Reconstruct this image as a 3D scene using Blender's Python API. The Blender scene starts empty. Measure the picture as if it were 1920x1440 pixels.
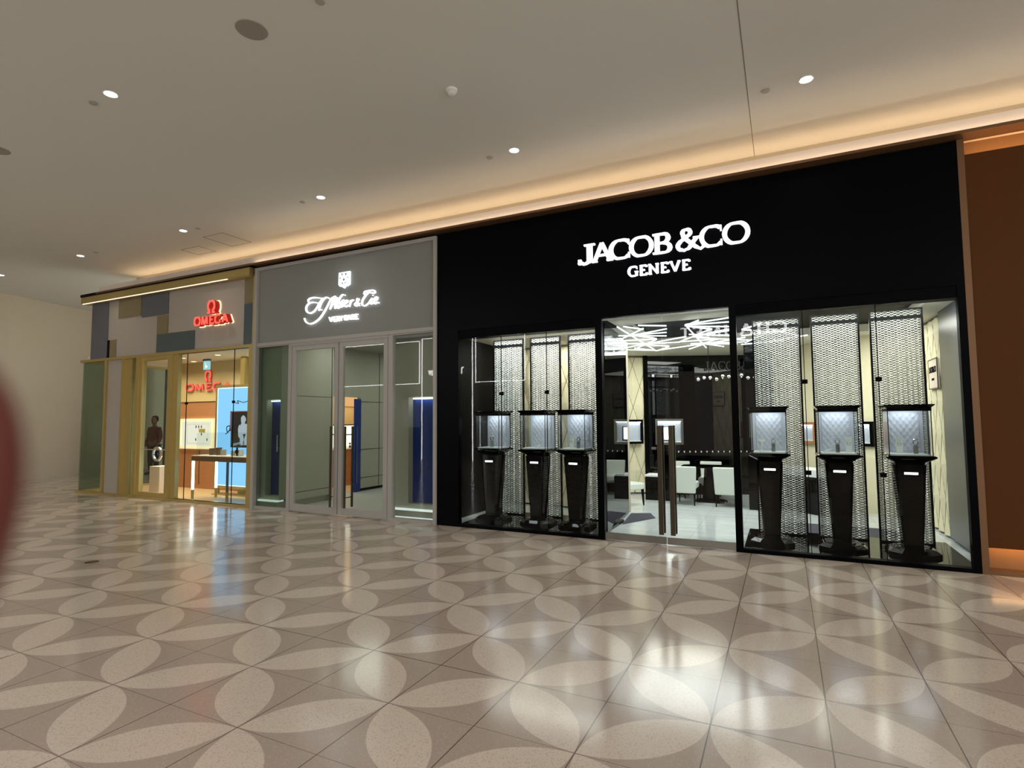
import bpy, math, random
from mathutils import Vector, Matrix
S = bpy.context.scene
COL = S.collection
random.seed(7)
PI = math.pi

# ---------------------------------------------------------------- camera
F_PX, YAW, PITCH, ROLL, DIST, EYE = 1042.47, -0.453558, 0.0655124, -0.0071729, 7.33669, 1.6
_cy, _sy, _cp, _sp = math.cos(YAW), math.sin(YAW), math.cos(PITCH), math.sin(PITCH)
FW = Vector((_sy*_cp, _cy*_cp, _sp)); _r0 = Vector((_cy, -_sy, 0)); _u0 = _r0.cross(FW)
RT = _r0*math.cos(ROLL) + _u0*math.sin(ROLL); UP = _u0*math.cos(ROLL) - _r0*math.sin(ROLL)
EYEP = Vector((0, -DIST, EYE))
cam_d = bpy.data.cameras.new('camera'); cam = bpy.data.objects.new('camera', cam_d); COL.objects.link(cam)
cam_d.sensor_width = 36; cam_d.lens = F_PX/1920*36; cam_d.clip_start = 0.005; cam_d.clip_end = 200
cam.matrix_world = Matrix(((RT.x, UP.x, -FW.x, EYEP.x), (RT.y, UP.y, -FW.y, EYEP.y), (RT.z, UP.z, -FW.z, EYEP.z), (0, 0, 0, 1)))
cam_d.dof.use_dof = True; cam_d.dof.focus_distance = 9.0; cam_d.dof.aperture_fstop = 8.0
S.camera = cam

def ray(px, py): return FW + RT*((px-960)/F_PX) - UP*((py-720)/F_PX)
def atY(px, py, Y=0.0): d = ray(px, py); return EYEP + d*((Y-EYEP.y)/d.y)
def atZ(px, py, Z=0.0): d = ray(px, py); return EYEP + d*((Z-EYEP.z)/d.z)

# ---------------------------------------------------------------- world + exposure
S.view_settings.view_transform = 'Standard'; S.view_settings.look = 'None'
S.view_settings.exposure = 0.0; S.view_settings.gamma = 1.0; S.view_settings.use_curve_mapping = False
W = bpy.data.worlds.new('world'); S.world = W; W.use_nodes = True
W.node_tree.nodes['Background'].inputs[0].default_value = (1.0, 0.985, 0.95, 1)
W.node_tree.nodes['Background'].inputs[1].default_value = 2.7

def area(name, loc, size, power, col=(1, 1, 1), rot=(0, 0, 0), spread=180):
    l = bpy.data.lights.new(name, 'AREA'); l.shape = 'RECTANGLE'; l.size, l.size_y = size
    l.energy = power; l.color = col; l.spread = math.radians(spread)
    o = bpy.data.objects.new(name, l); COL.objects.link(o); o.location = loc; o.rotation_euler = rot
    return o
CROWN = 5.2                        # mall ceiling height
# shop ceiling panels
area('shop_light', (-1.2, 2.6, 2.97), (2.6, 1.6), 100, (0.96, 0.99, 1.0))
area('shop_light', (-3.4, 0.95, 2.97), (2.2, 0.25), 48, (1, 0.98, 0.94), (math.radians(18), 0, 0))
area('shop_light', (0.65, 0.80, 2.97), (2.2, 0.25), 48, (1, 0.98, 0.94), (math.radians(18), 0, 0))
area('shop_light', (0.8, 2.6, 2.97), (1.6, 1.2), 40, (1, 0.96, 0.88))
area('shop_light', (-3.4, 1.9, 2.97), (2.0, 0.5), 26, (1, 0.96, 0.88))
area('shop_light', (-1.9, 4.0, 2.97), (1.4, 0.6), 26, (1, 0.97, 0.9))
area('shop_light', (-7.2, 1.6, 3.22), (2.0, 1.6), 26, (0.97, 1.0, 0.92))
area('shop_light', (-7.2, 4.2, 3.22), (2.0, 1.6), 22, (0.97, 1.0, 0.92))
area('shop_light', (-11.8, 0.9, 3.05), (4.2, 0.8), 84, (1, 0.86, 0.66), spread=120)
area('shop_light', (-9.75, 3.3, 2.55), (0.9, 1.8), 30, (1, 0.82, 0.6))

def spot(name, loc, power, cone=110, col=(1, 0.92, 0.82)):
    l = bpy.data.lights.new(name, 'SPOT'); l.energy = power; l.color = col
    l.spot_size = math.radians(cone); l.spot_blend = 1.0; l.shadow_soft_size = 0.06
    o = bpy.data.objects.new(name, l); COL.objects.link(o); o.location = loc; return o
ROW_A = [(0.34+3.45*k, -0.84) for k in (1, 0, -1, -2, -3, -4, -5)]
ROW_B = [(-6.5+3.45*k, -3.98) for k in (3, 2, 1, 0, -1, -2)]
ROW_C = [(-6.5+3.45*k, -7.3) for k in (4, 3, 2, 1, 0, -1, -2)]
for x, y in ROW_A: spot('downlight_beam', (x, y, CROWN-0.03), 34)
for x, y in ROW_B: spot('downlight_beam', (x, y, CROWN-0.03), 48)
for x, y in ROW_C: spot('downlight_beam', (x, y, CROWN-0.03), 66)

# ---------------------------------------------------------------- materials
def lin(r, g, b):
    f = lambda c: (c/255/12.92 if c/255 <= .04045 else ((c/255+.055)/1.055)**2.4)
    return (f(r), f(g), f(b), 1)
def mat(name, col, rough=0.5, metal=0.0, emit=None, es=0.0, spec=0.5, coat=0.0):
    m = bpy.data.materials.new(name); m.use_nodes = True; b = m.node_tree.nodes['Principled BSDF']
    b.inputs['Base Color'].default_value = col; b.inputs['Roughness'].default_value = rough
    b.inputs['Metallic'].default_value = metal; b.inputs['Specular IOR Level'].default_value = spec
    b.inputs['Coat Weight'].default_value = coat
    if emit: b.inputs['Emission Color'].default_value = emit; b.inputs['Emission Strength'].default_value = es
    return m
class G:
    """tiny node helper"""
    def __init__(s, m): s.t = m.node_tree; s.n = s.t.nodes; s.l = s.t.links
    def node(s, typ, **kw):
        n = s.n.new(typ)
        for k, v in kw.items(): setattr(n, k, v)
        return n
    def math(s, op, a, b=None, c=None):
        n = s.n.new('ShaderNodeMath'); n.operation = op
        for i, v in enumerate((a, b, c)):
            if v is None: continue
            if isinstance(v, (int, float)): n.inputs[i].default_value = v
            else: s.l.new(v, n.inputs[i])
        return n.outputs[0]
    def mixc(s, f, a, b):
        n = s.n.new('ShaderNodeMix'); n.data_type = 'RGBA'
        for i, v in ((0, f), (6, a), (7, b)):
            if isinstance(v, (int, float)): n.inputs[i].default_value = v
            elif isinstance(v, tuple): n.inputs[i].default_value = v
            else: s.l.new(v, n.inputs[i])
        return n.outputs[2]
def noisy(m, scale, amount, bump=0.0, stretch=(1, 1, 1)):
    """adds slight procedural variation of colour and relief"""
    g = G(m); b = g.n['Principled BSDF']; tc = g.node('ShaderNodeTexCoord'); mp = g.node('ShaderNodeMapping')
    mp.inputs['Scale'].default_value = stretch; g.l.new(tc.outputs['Object'], mp.inputs[0])
    nz = g.node('ShaderNodeTexNoise'); nz.inputs['Scale'].default_value = scale; nz.inputs['Detail'].default_value = 5
    g.l.new(mp.outputs[0], nz.inputs['Vector'])
    c = tuple(b.inputs['Base Color'].default_value)
    d = tuple(x*(1-amount) for x in c[:3])+(1,); e = tuple(min(1, x*(1+amount)) for x in c[:3])+(1,)
    g.l.new(g.mixc(nz.outputs['Fac'], d, e), b.inputs['Base Color'])
    if bump:
        bp = g.node('ShaderNodeBump'); bp.inputs['Strength'].default_value = bump; bp.inputs['Distance'].default_value = 0.01
        g.l.new(nz.outputs['Fac'], bp.inputs['Height']); g.l.new(bp.outputs[0], b.inputs['Normal'])
    return m
def glass(name, tint=(1, 1, 1, 1), gain=0.65, rough=0.0):
    m = bpy.data.materials.new(name); m.use_nodes = True; g = G(m); g.n.clear()
    out = g.node('ShaderNodeOutputMaterial'); tr = g.node('ShaderNodeBsdfTransparent'); gl = g.node('ShaderNodeBsdfGlossy')
    tr.inputs[0].default_value = tint; gl.inputs['Roughness'].default_value = rough
    geo = g.node('ShaderNodeNewGeometry'); fr = g.node('ShaderNodeFresnel'); fr.inputs['IOR'].default_value = 1.5
    front = g.math('SUBTRACT', 1.0, geo.outputs['Backfacing'])
    fac = g.math('MINIMUM', g.math('MULTIPLY', g.math('MULTIPLY', fr.outputs[0], gain), front), 1.0)
    mx = g.node('ShaderNodeMixShader'); g.l.new(fac, mx.inputs[0]); g.l.new(tr.outputs[0], mx.inputs[1]); g.l.new(gl.outputs[0], mx.inputs[2])
    g.l.new(mx.outputs[0], out.inputs[0]); return m
def emis(name, col, st):
    return mat(name, (0.02, 0.02, 0.02, 1), 0.6, emit=col, es=st, spec=0.2)

M = {}
M['glass'] = glass('clear_glass', (0.93, 0.96, 0.94, 1))
M['glass_dark'] = glass('green_glass', (0.72, 0.79, 0.74, 1))
M['case_glass'] = glass('case_glass', (0.96, 0.98, 0.98, 1), 0.8)
M['black'] = mat('black_lacquer', (0.001, 0.001, 0.0018, 1), 0.35, spec=0.05)
M['black_gloss'] = mat('black_gloss', (0.0006, 0.0006, 0.0009, 1), 0.05, spec=0.2)
M['black_matte'] = mat('black_matte', (0.0012, 0.0012, 0.0016, 1), 0.5, spec=0.05)
M['smoke_gloss'] = mat('smoked_mirror', (0.0006, 0.0006, 0.0014, 1), 0.02, spec=0.4)
M['ceiling'] = noisy(mat('ceiling_paint', lin(214, 215, 209), 0.85, spec=0.15), 0.6, 0.015)
M['wall'] = noisy(mat('wall_paint', lin(182, 171, 150), 0.8, spec=0.2), 0.6, 0.02)
M['cream_trim'] = mat('cream_trim', lin(232, 216, 200), 0.7, spec=0.2)
M['bronze'] = noisy(mat('bronze_laminate', lin(82, 47, 18), 0.5, spec=0.1), 3, 0.06)
M['golden_brown'] = mat('golden_brown', lin(150, 104, 58), .5)
M['bronze_trim'] = mat('bronze_trim', lin(120, 88, 60), 0.4, 0.5)
M['gold'] = noisy(mat('brushed_brass', lin(188, 166, 106), 0.36, 0.65), 2, 0.08, 0, (40, 40, 0.6))
M['grey_panel'] = noisy(mat('grey_panel', lin(136, 138, 134), 0.55, spec=0.3), 1.0, 0.02)
M['grey_frame'] = mat('grey_frame', lin(168, 164, 158), 0.4, spec=0.4)
M['sage'] = mat('sage_wall', lin(166, 164, 148), 0.6, spec=0.3)
M['sage_floor'] = noisy(mat('grey_floor', lin(178, 180, 172), 0.35), 1.5, 0.06)
M['blue'] = noisy(mat('blue_fabric', lin(14, 46, 116), 0.5, spec=0.3), 2.0, 0.2)
M['steel'] = mat('brushed_steel', lin(160, 160, 156), 0.28, 1.0)
M['dark_bronze'] = mat('dark_bronze', lin(92, 84, 72), 0.32, 0.9)
M['chrome'] = mat('chrome', (0.8, 0.8, 0.82, 1), 0.08, 1.0)
M['white'] = mat('white_paint', lin(235, 235, 232), 0.5)
M['leather'] = noisy(mat('white_leather', lin(216, 222, 214), 0.5), 3, 0.02)
M['cream'] = noisy(mat('cream_leather', lin(234, 226, 194), 0.5, spec=0.35), 6, 0.03, 0.1, (1, 1, 0.2))
M['seam'] = mat('seam_shade', lin(160, 150, 118), .7)
M['lilac'] = mat('pale_grey_leather', lin(206, 208, 222), 0.5)
M['wood'] = noisy(mat('warm_wood', lin(184, 126, 82), 0.42), 2.5, 0.16, 0, (1, 1, 9))
M['beige'] = mat('beige_wall', lin(208, 184, 130), 0.6)
M['omega_floor'] = noisy(mat('tan_floor', lin(214, 184, 138), 0.35), 1, 0.05)
M['taupe'] = noisy(mat('taupe_panel', lin(172, 164, 152), 0.5, spec=0.3), 0.8, 0.02)
M['slate'] = mat('slate_panel', lin(92, 94, 104), 0.35, spec=0.5)
M['mirror_blue'] = mat('blue_mirror', lin(120, 140, 158), 0.03, 1.0)
M['goldglass'] = mat('champagne_panel', lin(160, 148, 118), 0.12, 0.6)
M['shop_white'] = mat('shop_ceiling', lin(222, 218, 204), 0.8)
M['jfloor'] = None; M['joint_grey'] = mat('joint_grey', lin(120, 112, 104), .9)
M['tube'] = emis('led_tube', (0.93, 0.98, 1, 1), 2.2)
M['sign_white'] = emis('sign_white', (0.95, 0.98, 1, 1), 1.7)
M['led_white'] = emis('led_white', (0.95, 1, 0.97, 1), 6)
M['plate'] = emis('lit_nameplate', (1, 1, 1, 1), 3)
M['red_face'] = emis('sign_red', (1.0, 0.10, 0.07, 1), 1.5)
M['red_side'] = mat('red_acrylic', (0.5, 0.01, 0.008, 1), 0.4, emit=(1, 0.03, 0.01, 1), es=0.12)
M['halo'] = emis('sign_halo', (1, 0.83, 0.5, 1), 1.5)
M['warm_led'] = emis('warm_led', (1, 0.70, 0.43, 1), 10)
M['lip_fill_led'] = emis('lip_fill_led', (1, 0.80, 0.58, 1), 20)
M['amber_led'] = emis('amber_led', (1, 0.6, 0.26, 1), 18)
M['cream_led'] = emis('cream_led', (1, 0.9, 0.66, 1), 1.8)
M['lamp'] = emis('lamp_disc', (1, 0.97, 0.92, 1), 14)
M['screen_blue'] = emis('screen_blue', (0.24, 0.60, 1.0, 1), 1.2)
M['skin'] = mat('skin', lin(120, 78, 58), 0.6)

def floor_material():
    m = mat('terrazzo', (0.3, 0.3, 0.3, 1), 0.13, spec=0.55); g = G(m); b = g.n['Principled BSDF']
    geo = g.node('ShaderNodeNewGeometry'); sep = g.node('ShaderNodeSeparateXYZ'); g.l.new(geo.outputs['Position'], sep.inputs[0])
    u = g.math('DIVIDE', g.math('ADD', sep.outputs[0], 0.403), 0.559); v = g.math('DIVIDE', g.math('ADD', sep.outputs[1], 4.162), 0.543)
    i, j = g.math('FLOOR', u), g.math('FLOOR', v); x, y = g.math('SUBTRACT', u, i), g.math('SUBTRACT', v, j)
    par = g.math('FLOORED_MODULO', g.math('ADD', i, j), 2.0)
    # odd cells are mirrored: x -> 1-x
    xx = g.math('ADD', g.math('MULTIPLY', x, g.math('SUBTRACT', 1.0, par)), g.math('MULTIPLY', g.math('SUBTRACT', 1.0, x), par))
    x1 = g.math('SUBTRACT', xx, 1.0); y1 = g.math('SUBTRACT', y, 1.0)
    d1 = g.math('ADD', g.math('MULTIPLY', x1, x1), g.math('MULTIPLY', y, y))
    d2 = g.math('ADD', g.math('MULTIPLY', xx, xx), g.math('MULTIPLY', y1, y1))
    petal = g.math('LESS_THAN', g.math('MAXIMUM', d1, d2), 0.985)
    vo = g.node('ShaderNodeTexVoronoi'); vo.inputs['Scale'].default_value = 190; g.l.new(geo.outputs['Position'], vo.inputs['Vector'])
    chips = g.node('ShaderNodeSeparateColor'); g.l.new(vo.outputs['Color'], chips.inputs[0])
    dark = g.math('GREATER_THAN', chips.outputs[0], 0.86); light = g.math('GREATER_THAN', chips.outputs[1], 0.93)
    nz = g.node('ShaderNodeTexNoise'); nz.inputs['Scale'].default_value = 0.7; nz.inputs['Detail'].default_value = 4
    g.l.new(geo.outputs['Position'], nz.inputs['Vector'])
    base = g.mixc(nz.outputs['Fac'], lin(158, 143, 131), lin(168, 153, 141))
    pet = g.mixc(nz.outputs['Fac'], lin(192, 178, 164), lin(202, 188, 174))
    base = g.mixc(g.math('MULTIPLY', light, 0.35), base, lin(196, 188, 176)); pet = g.mixc(g.math('MULTIPLY', dark, 0.34), pet, lin(126, 112, 98))
    c = g.mixc(petal, base, pet)
    def line(t, w): return g.math('LESS_THAN', g.math('ABSOLUTE', g.math('SUBTRACT', t, g.math('ROUND', t))), w)
    jx = line(u, 0.006); jy = line(v, 0.005)
    v4 = g.math('DIVIDE', v, 4.0); jy4 = line(v4, 0.002)
    j1 = g.math('MAXIMUM', g.math('MULTIPLY', jx, 0.8), g.math('MULTIPLY', jy, 0.5)); j1 = g.math('MAXIMUM', j1, g.math('MULTIPLY', jy4, 0.75))
    c = g.mixc(j1, c, lin(62, 52, 46))
    g.l.new(c, b.inputs['Base Color'])
    r = g.math('ADD', 0.10, g.math('MULTIPLY', nz.outputs['Fac'], 0.08)); g.l.new(r, b.inputs['Roughness'])
    return m
M['terrazzo'] = floor_material()

def marble_floor():
    m = mat('pale_marble', lin(214, 220, 222), 0.12); g = G(m); b = g.n['Principled BSDF']
    geo = g.node('ShaderNodeNewGeometry'); sep = g.node('ShaderNodeSeparateXYZ'); g.l.new(geo.outputs['Position'], sep.inputs[0])
    def line(o, per, w):
        t = g.math('DIVIDE', o, per); return g.math('LESS_THAN', g.math('ABSOLUTE', g.math('SUBTRACT', t, g.math('ROUND', t))), w)
    j = g.math('MAXIMUM', line(sep.outputs[0], 0.6, 0.004), line(sep.outputs[1], 0.6, 0.004))
    mp = g.node('ShaderNodeMapping'); mp.inputs['Scale'].default_value = (0.8, 5, 1); g.l.new(geo.outputs['Position'], mp.inputs[0])
    nz = g.node('ShaderNodeTexNoise'); nz.inputs['Scale'].default_value = 1.4; nz.inputs['Detail'].default_value = 7; g.l.new(mp.outputs[0], nz.inputs['Vector'])
    c = g.mixc(nz.outputs['Fac'], lin(178, 188, 192), lin(232, 236, 236)); c = g.mixc(g.math('MULTIPLY', j, 0.5), c, lin(120, 125, 128))
    g.l.new(c, b.inputs['Base Color']); return m
M['jfloor'] = marble_floor()

def mesh_curtain():
    """rows of curled silver links with gaps between them"""
    m = bpy.data.materials.new('silver_link_mesh'); m.use_nodes = True; g = G(m); b = g.n['Principled BSDF']
    geo = g.node('ShaderNodeNewGeometry'); sep = g.node('ShaderNodeSeparateXYZ'); g.l.new(geo.outputs['Position'], sep.inputs[0])
    X, Z = g.math('DIVIDE', sep.outputs[0], 0.035), g.math('DIVIDE', sep.outputs[2], 0.031)
    row = g.math('FLOOR', X); odd = g.math('FLOORED_MODULO', row, 2.0)
    fx = g.math('SUBTRACT', g.math('FRACT', X), 0.5)
    zz = g.math('ADD', Z, g.math('MULTIPLY', odd, 0.5)); zz = g.math('ADD', zz, g.math('MULTIPLY', g.math('SUBTRACT', 0.25, g.math('MULTIPLY', fx, fx)), 1.1))
    fz = g.math('SUBTRACT', g.math('FRACT', zz), 0.5)
    link = g.math('LESS_THAN', g.math('ABSOLUTE', fz), 0.27)
    shade = g.math('SUBTRACT', 1.0, g.math('MULTIPLY', g.math('ABSOLUTE', fz), 3.0))
    b.inputs['Base Color'].default_value = lin(205, 206, 198); b.inputs['Metallic'].default_value = 0.55; b.inputs['Roughness'].default_value = 0.38
    bp = g.node('ShaderNodeBump'); bp.inputs['Strength'].default_value = 1.0; bp.inputs['Distance'].default_value = 0.012
    hgt = g.math('SUBTRACT', shade, g.math('MULTIPLY', g.math('MULTIPLY', fx, fx), 2.0))
    g.l.new(hgt, bp.inputs['Height']); g.l.new(bp.outputs[0], b.inputs['Normal'])
    g.l.new(g.mixc(link, (0.012, 0.013, 0.014, 1), lin(222, 224, 218)), b.inputs['Base Color'])
    tr = g.node('ShaderNodeBsdfTransparent'); mx = g.node('ShaderNodeMixShader')
    g.l.new(g.math('ADD', g.math('MULTIPLY', link, 0.28), 0.70), mx.inputs[0]); g.l.new(tr.outputs[0], mx.inputs[1]); g.l.new(b.outputs[0], mx.inputs[2])
    g.l.new(mx.outputs[0], g.n['Material Output'].inputs[0]); return m
M['link_mesh'] = mesh_curtain()

# ---------------------------------------------------------------- mesh helpers
class MB:
    def __init__(s): s.v = []; s.f = []
    def add(s, vs, fs):
        k = len(s.v); s.v += [tuple(v) for v in vs]; s.f += [tuple(i+k for i in f) for f in fs]; return s
    def box(s, x0, x1, y0, y1, z0, z1):
        return s.add([(x0, y0, z0), (x1, y0, z0), (x1, y1, z0), (x0, y1, z0), (x0, y0, z1), (x1, y0, z1), (x1, y1, z1), (x0, y1, z1)],
                     [(0, 3, 2, 1), (4, 5, 6, 7), (0, 1, 5, 4), (1, 2, 6, 5), (2, 3, 7, 6), (3, 0, 4, 7)])
    def frame(s, x0, x1, z0, z1, w, y0, y1, wb=None):
        wb = w if wb is None else wb
        s.box(x0, x0+w, y0, y1, z0, z1); s.box(x1-w, x1, y0, y1, z0, z1)
        s.box(x0+w, x1-w, y0, y1, z1-w, z1); s.box(x0+w, x1-w, y0, y1, z0, z0+wb); return s
    def loft(s, rings, cap=True):
        """rings: lists of equally many 3D points"""
        n = len(rings[0]); vs = [p for r in rings for p in r]; fs = []
        for k in range(len(rings)-1):
            for i in range(n):
                j = (i+1) % n; fs.append((k*n+i, k*n+j, (k+1)*n+j, (k+1)*n+i))
        if cap: fs.append(tuple(range(n-1, -1, -1))); fs.append(tuple((len(rings)-1)*n+i for i in range(n)))
        return s.add(vs, fs)
    def lathe(s, prof, c=(0, 0, 0), n=24, axis='Z'):
        rings = []
        for r, z in prof:
            ring = []
            for i in range(n):
                a = 2*PI*i/n; p = (r*math.cos(a), r*math.sin(a), z)
                if axis == 'Y': p = (p[0], -p[2], p[1])
                if axis == 'X': p = (p[2], p[0], p[1])
                ring.append((p[0]+c[0], p[1]+c[1], p[2]+c[2]))
            rings.append(ring)
        return s.loft(rings)
    def tube(s, a, b, r, n=8):
        a, b = Vector(a), Vector(b); d = (b-a).normalized(); t = Vector((0, 0, 1)) if abs(d.z) < .9 else Vector((1, 0, 0))
        u = d.cross(t).normalized(); w = d.cross(u)
        return s.loft([[p+(u*math.cos(2*PI*i/n)+w*math.sin(2*PI*i/n))*r for i in range(n)] for p in (a, b)])
    def path(s, pts, r, n=8):
        for a, b in zip(pts, pts[1:]): s.tube(a, b, r, n)
        return s
    def prism(s, poly, y0, y1):
        """poly in (x,z), extruded from y0 (front) to y1"""
        n = len(poly); ar = sum(poly[i][0]*poly[(i+1) % n][1]-poly[(i+1) % n][0]*poly[i][1] for i in range(n))
        if ar < 0: poly = poly[::-1]
        vs = [(x, y0, z) for x, z in poly]+[(x, y1, z) for x, z in poly]
        fs = [tuple(range(n)), tuple(range(2*n-1, n-1, -1))]+[(i, i+n, (i+1) % n+n, (i+1) % n) for i in range(n)]
        return s.add(vs, fs)
    def sphere(s, c, r, n=12):
        return s.lathe([(max(1e-4, r*math.sin(PI*k/n)), -r*math.cos(PI*k/n)) for k in range(n+1)], c, n*2 if n < 10 else 20)
    def build(s, name, m, parent=None, bevel=0, smooth=False):
        me = bpy.data.meshes.new(name); me.from_pydata(s.v, [], s.f); me.update()
        me.materials.append(M[m] if isinstance(m, str) else m)
        o = bpy.data.objects.new(name, me); COL.objects.link(o)
        if parent: o.parent = parent
        if bevel: bm_ = o.modifiers.new('bevel', 'BEVEL'); bm_.width = bevel; bm_.segments = 2; bm_.limit_method = 'ANGLE'
        if smooth: me.polygons.foreach_set('use_smooth', [True]*len(me.polygons))
        return o
def tag(o, label, cat, group=None):
    o['label'] = label; o['category'] = cat
    if group: o['group'] = group
    return o
def struct(o, label=None):
    o['kind'] = 'structure'
    if label: o['label'] = label
    return o
def empty(name, loc=(0, 0, 0), rz=0):
    o = bpy.data.objects.new(name, None); COL.objects.link(o); o.location = loc; o.rotation_euler = (0, 0, rz); o.empty_display_size = .1; return o
def thing(name, label, cat, loc=(0, 0, 0), rz=0, group=None): return tag(empty(name, loc, rz), label, cat, group)
def copy_thing(root, loc, label, rz=None, group=None):
    def rec(o, par):
        c = o.copy(); COL.objects.link(c); c.parent = par
        for ch in [x for x in bpy.data.objects if x.parent == o]: rec(ch, c)
        return c
    r = rec(root, None); r.location = loc
    if rz is not None: r.rotation_euler = (0, 0, rz)
    r['label'] = label
    if group: r['group'] = group
    return r
def B(*a): return MB().box(*a)

# ---------------------------------------------------------------- lettering
def arc(cx, cz, rx, rz, a0, a1, n=14):
    return [(cx+rx*math.cos(math.radians(a0+(a1-a0)*i/n)), cz+rz*math.sin(math.radians(a0+(a1-a0)*i/n))) for i in range(n+1)]
def glyph(ch):
    """width, strokes, serif points (x, z, halfwidth) in a unit-high box"""
    if ch == 'J': return .5, [[(.33, 1), (.33, .18)]+arc(.16, .18, .17, .2, 0, -150, 8)], [(.33, 1, .17), (.02, .1, .05)]
    if ch == 'A': return .9, [[(.45, 1), (.1, 0)], [(.45, 1), (.8, 0)], [(.2, .33), (.69, .33)]], [(.1, 0, .13), (.8, 0, .14)]
    if ch == 'C': return .82, [arc(.46, .5, .4, .5, 48, 318, 22)], [(.76, .84, .03), (.77, .16, .03)]
    if ch == 'O': return .9, [arc(.45, .5, .4, .5, 0, 360, 28)], []
    if ch == 'B': return .74, [[(.18, 0), (.18, 1)], [(.12, 1), (.36, 1)]+arc(.36, .76, .22, .24, 90, -90, 8)+[(.18, .52)], [(.36, .52)]+arc(.38, .26, .26, .26, 90, -90, 8)+[(.1, 0)]], [(.16, 0, .14), (.16, 1, .14)]
    if ch == '&': return 1.15, [[(1.1, .12), (.95, -.02), (.75, .12), (.3, .62)]+arc(.42, .82, .15, .17, 215, -40, 10)+[(.3, .52), (.14, .4)]+arc(.32, .22, .24, .23, 130, 330, 10)+[(.72, .42), (.8, .52)]], [(.8, .54, .13)]
    if ch == 'G': return .86, [arc(.46, .5, .4, .5, 48, 300, 22), [(.73, .42), (.73, .05)]], [(.73, .44, .15), (.76, .84, .03)]
    if ch == 'E': return .7, [[(.18, 0), (.18, 1)], [(.1, 1), (.62, 1)], [(.18, .52), (.5, .52)], [(.1, 0), (.66, 0)], [(.62, 1), (.62, .82)], [(.66, 0), (.66, .2)]], [(.16, 1, .1), (.16, 0, .1)]
    if ch == 'N': return .9, [[(.15, 0), (.15, 1)], [(.15, 1), (.75, 0)], [(.75, 0), (.75, 1)]], [(.15, 0, .13), (.12, 1, .12), (.75, 1, .14)]
    if ch == 'V': return .86, [[(.1, 1), (.43, 0)], [(.76, 1), (.43, 0)]], [(.1, 1, .13), (.76, 1, .12)]
    if ch == 'T': return .74, [[(.37, 0), (.37, 1)], [(.05, 1), (.69, 1)]], [(.37, 0, .14)]
    if ch == 'H': return .84, [[(.15, 0), (.15, 1)], [(.69, 0), (.69, 1)], [(.15, .5), (.69, .5)]], [(.15, 0, .12), (.15, 1, .12), (.69, 0, .12), (.69, 1, .12)]
    if ch == 'U': return .84, [[(.14, 1), (.14, .35)]+arc(.42, .35, .28, .35, 180, 360, 10)+[(.7, 1)]], [(.14, 1, .13), (.7, 1, .12)]
    if ch == 'M': return 1.0, [[(.12, 0), (.18, 1)], [(.18, 1), (.5, .05)], [(.5, .05), (.82, 1)], [(.82, 1), (.88, 0)]], [(.12, 0, .1), (.88, 0, .1)]
    if ch == 'R': return .74, [[(.15, 0), (.15, 1)], [(.1, 1), (.38, 1)]+arc(.38, .75, .24, .25, 90, -90, 8)+[(.15, .5)], [(.38, .5), (.66, 0)]], []
    if ch == 'Y': return .72, [[(.36, 0), (.36, .48)], [(.06, 1), (.36, .46)], [(.66, 1), (.36, .46)]], []
    if ch == 'e': return .62, [[(.08, .36), (.54, .36)]+arc(.31, .34, .24, .34, 5, 320, 16)], []
    if ch == 'u': return .62, [[(.1, .68), (.1, .25)]+arc(.3, .25, .2, .25, 180, 360, 8)+[(.5, .68)], [(.5, .4), (.5, 0)]], []
    if ch == 'r': return .42, [[(.12, 0), (.12, .68)], [(.12, .42), (.2, .6), (.38, .66)]], []
    if ch == 'W':  # the horseshoe-like mark above the red letters
        return 1.0, [[(.02, .04), (.34, .04)]+arc(.5, .56, .42, .42, 238, -58, 26)+[(.66, .04), (.98, .04)]], []
    return .4, [], []
def ribbon(mb, pts, wf, y0, y1, tf):
    P = [Vector(p) for p in pts]; n = len(P); L = []; R = []
    closed = (P[0]-P[-1]).length < 1e-5
    for i in range(n):
        a = P[i-1] if i > 0 else (P[-2] if closed else P[0]); b = P[i+1] if i < n-1 else (P[1] if closed else P[-1])
        d = (b-a).normalized(); nn = Vector((-d.y, d.x)); w = wf(i/(n-1), d)/2
        L.append(P[i]+nn*w); R.append(P[i]-nn*w)
    for i in range(n-1):
        mb.prism([tf(*L[i]), tf(*L[i+1]), tf(*R[i+1]), tf(*R[i])], y0, y1)
def roman(thick, thin):
    c, s = math.cos(math.radians(14)), math.sin(math.radians(14))
    return lambda t, d: thin+(thick-thin)*abs(d.x*s-d.y*c)
def letter(ch, x0, x1, z0, z1, y0, y1, serif=True, thick=.17, thin=.07, flip=False):
    """one letter; flip writes it for a viewer who looks towards -y"""
    w, strokes, serifs = glyph(ch); mb = MB(); H = z1-z0; sx = (x1-x0)/w
    tf = (lambda x, z: (x0+x*sx, z0+z*H)) if not flip else (lambda x, z: (x1-x*sx, z0+z*H))
    wf = roman(thick, thin) if serif else (lambda t, d: thick*(abs(d.x)+abs(d.y)*min(1.3, H/sx)))
    inset = thin*.5 if serif else thick*.5
    for st in strokes:
        st = [(x, min(max(z, inset), 1-inset) if -.01 <= z <= 1.01 else z) for x, z in st]
        ribbon(mb, st, wf, y0, y1, tf)
    if serif:
        for x, z, hw in serifs:
            zz = min(max(z, inset), 1-inset); h = thin*.55
            if hw <= .06: mb.prism([tf(x-hw, zz-.13), tf(x+hw, zz-.13), tf(x+hw, zz+.13), tf(x-hw, zz+.13)], y0, y1)
            else: mb.prism([tf(x-hw, zz-h), tf(x+hw, zz-h), tf(x+hw, zz+h), tf(x-hw, zz+h)], y0, y1)
    return mb
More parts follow.
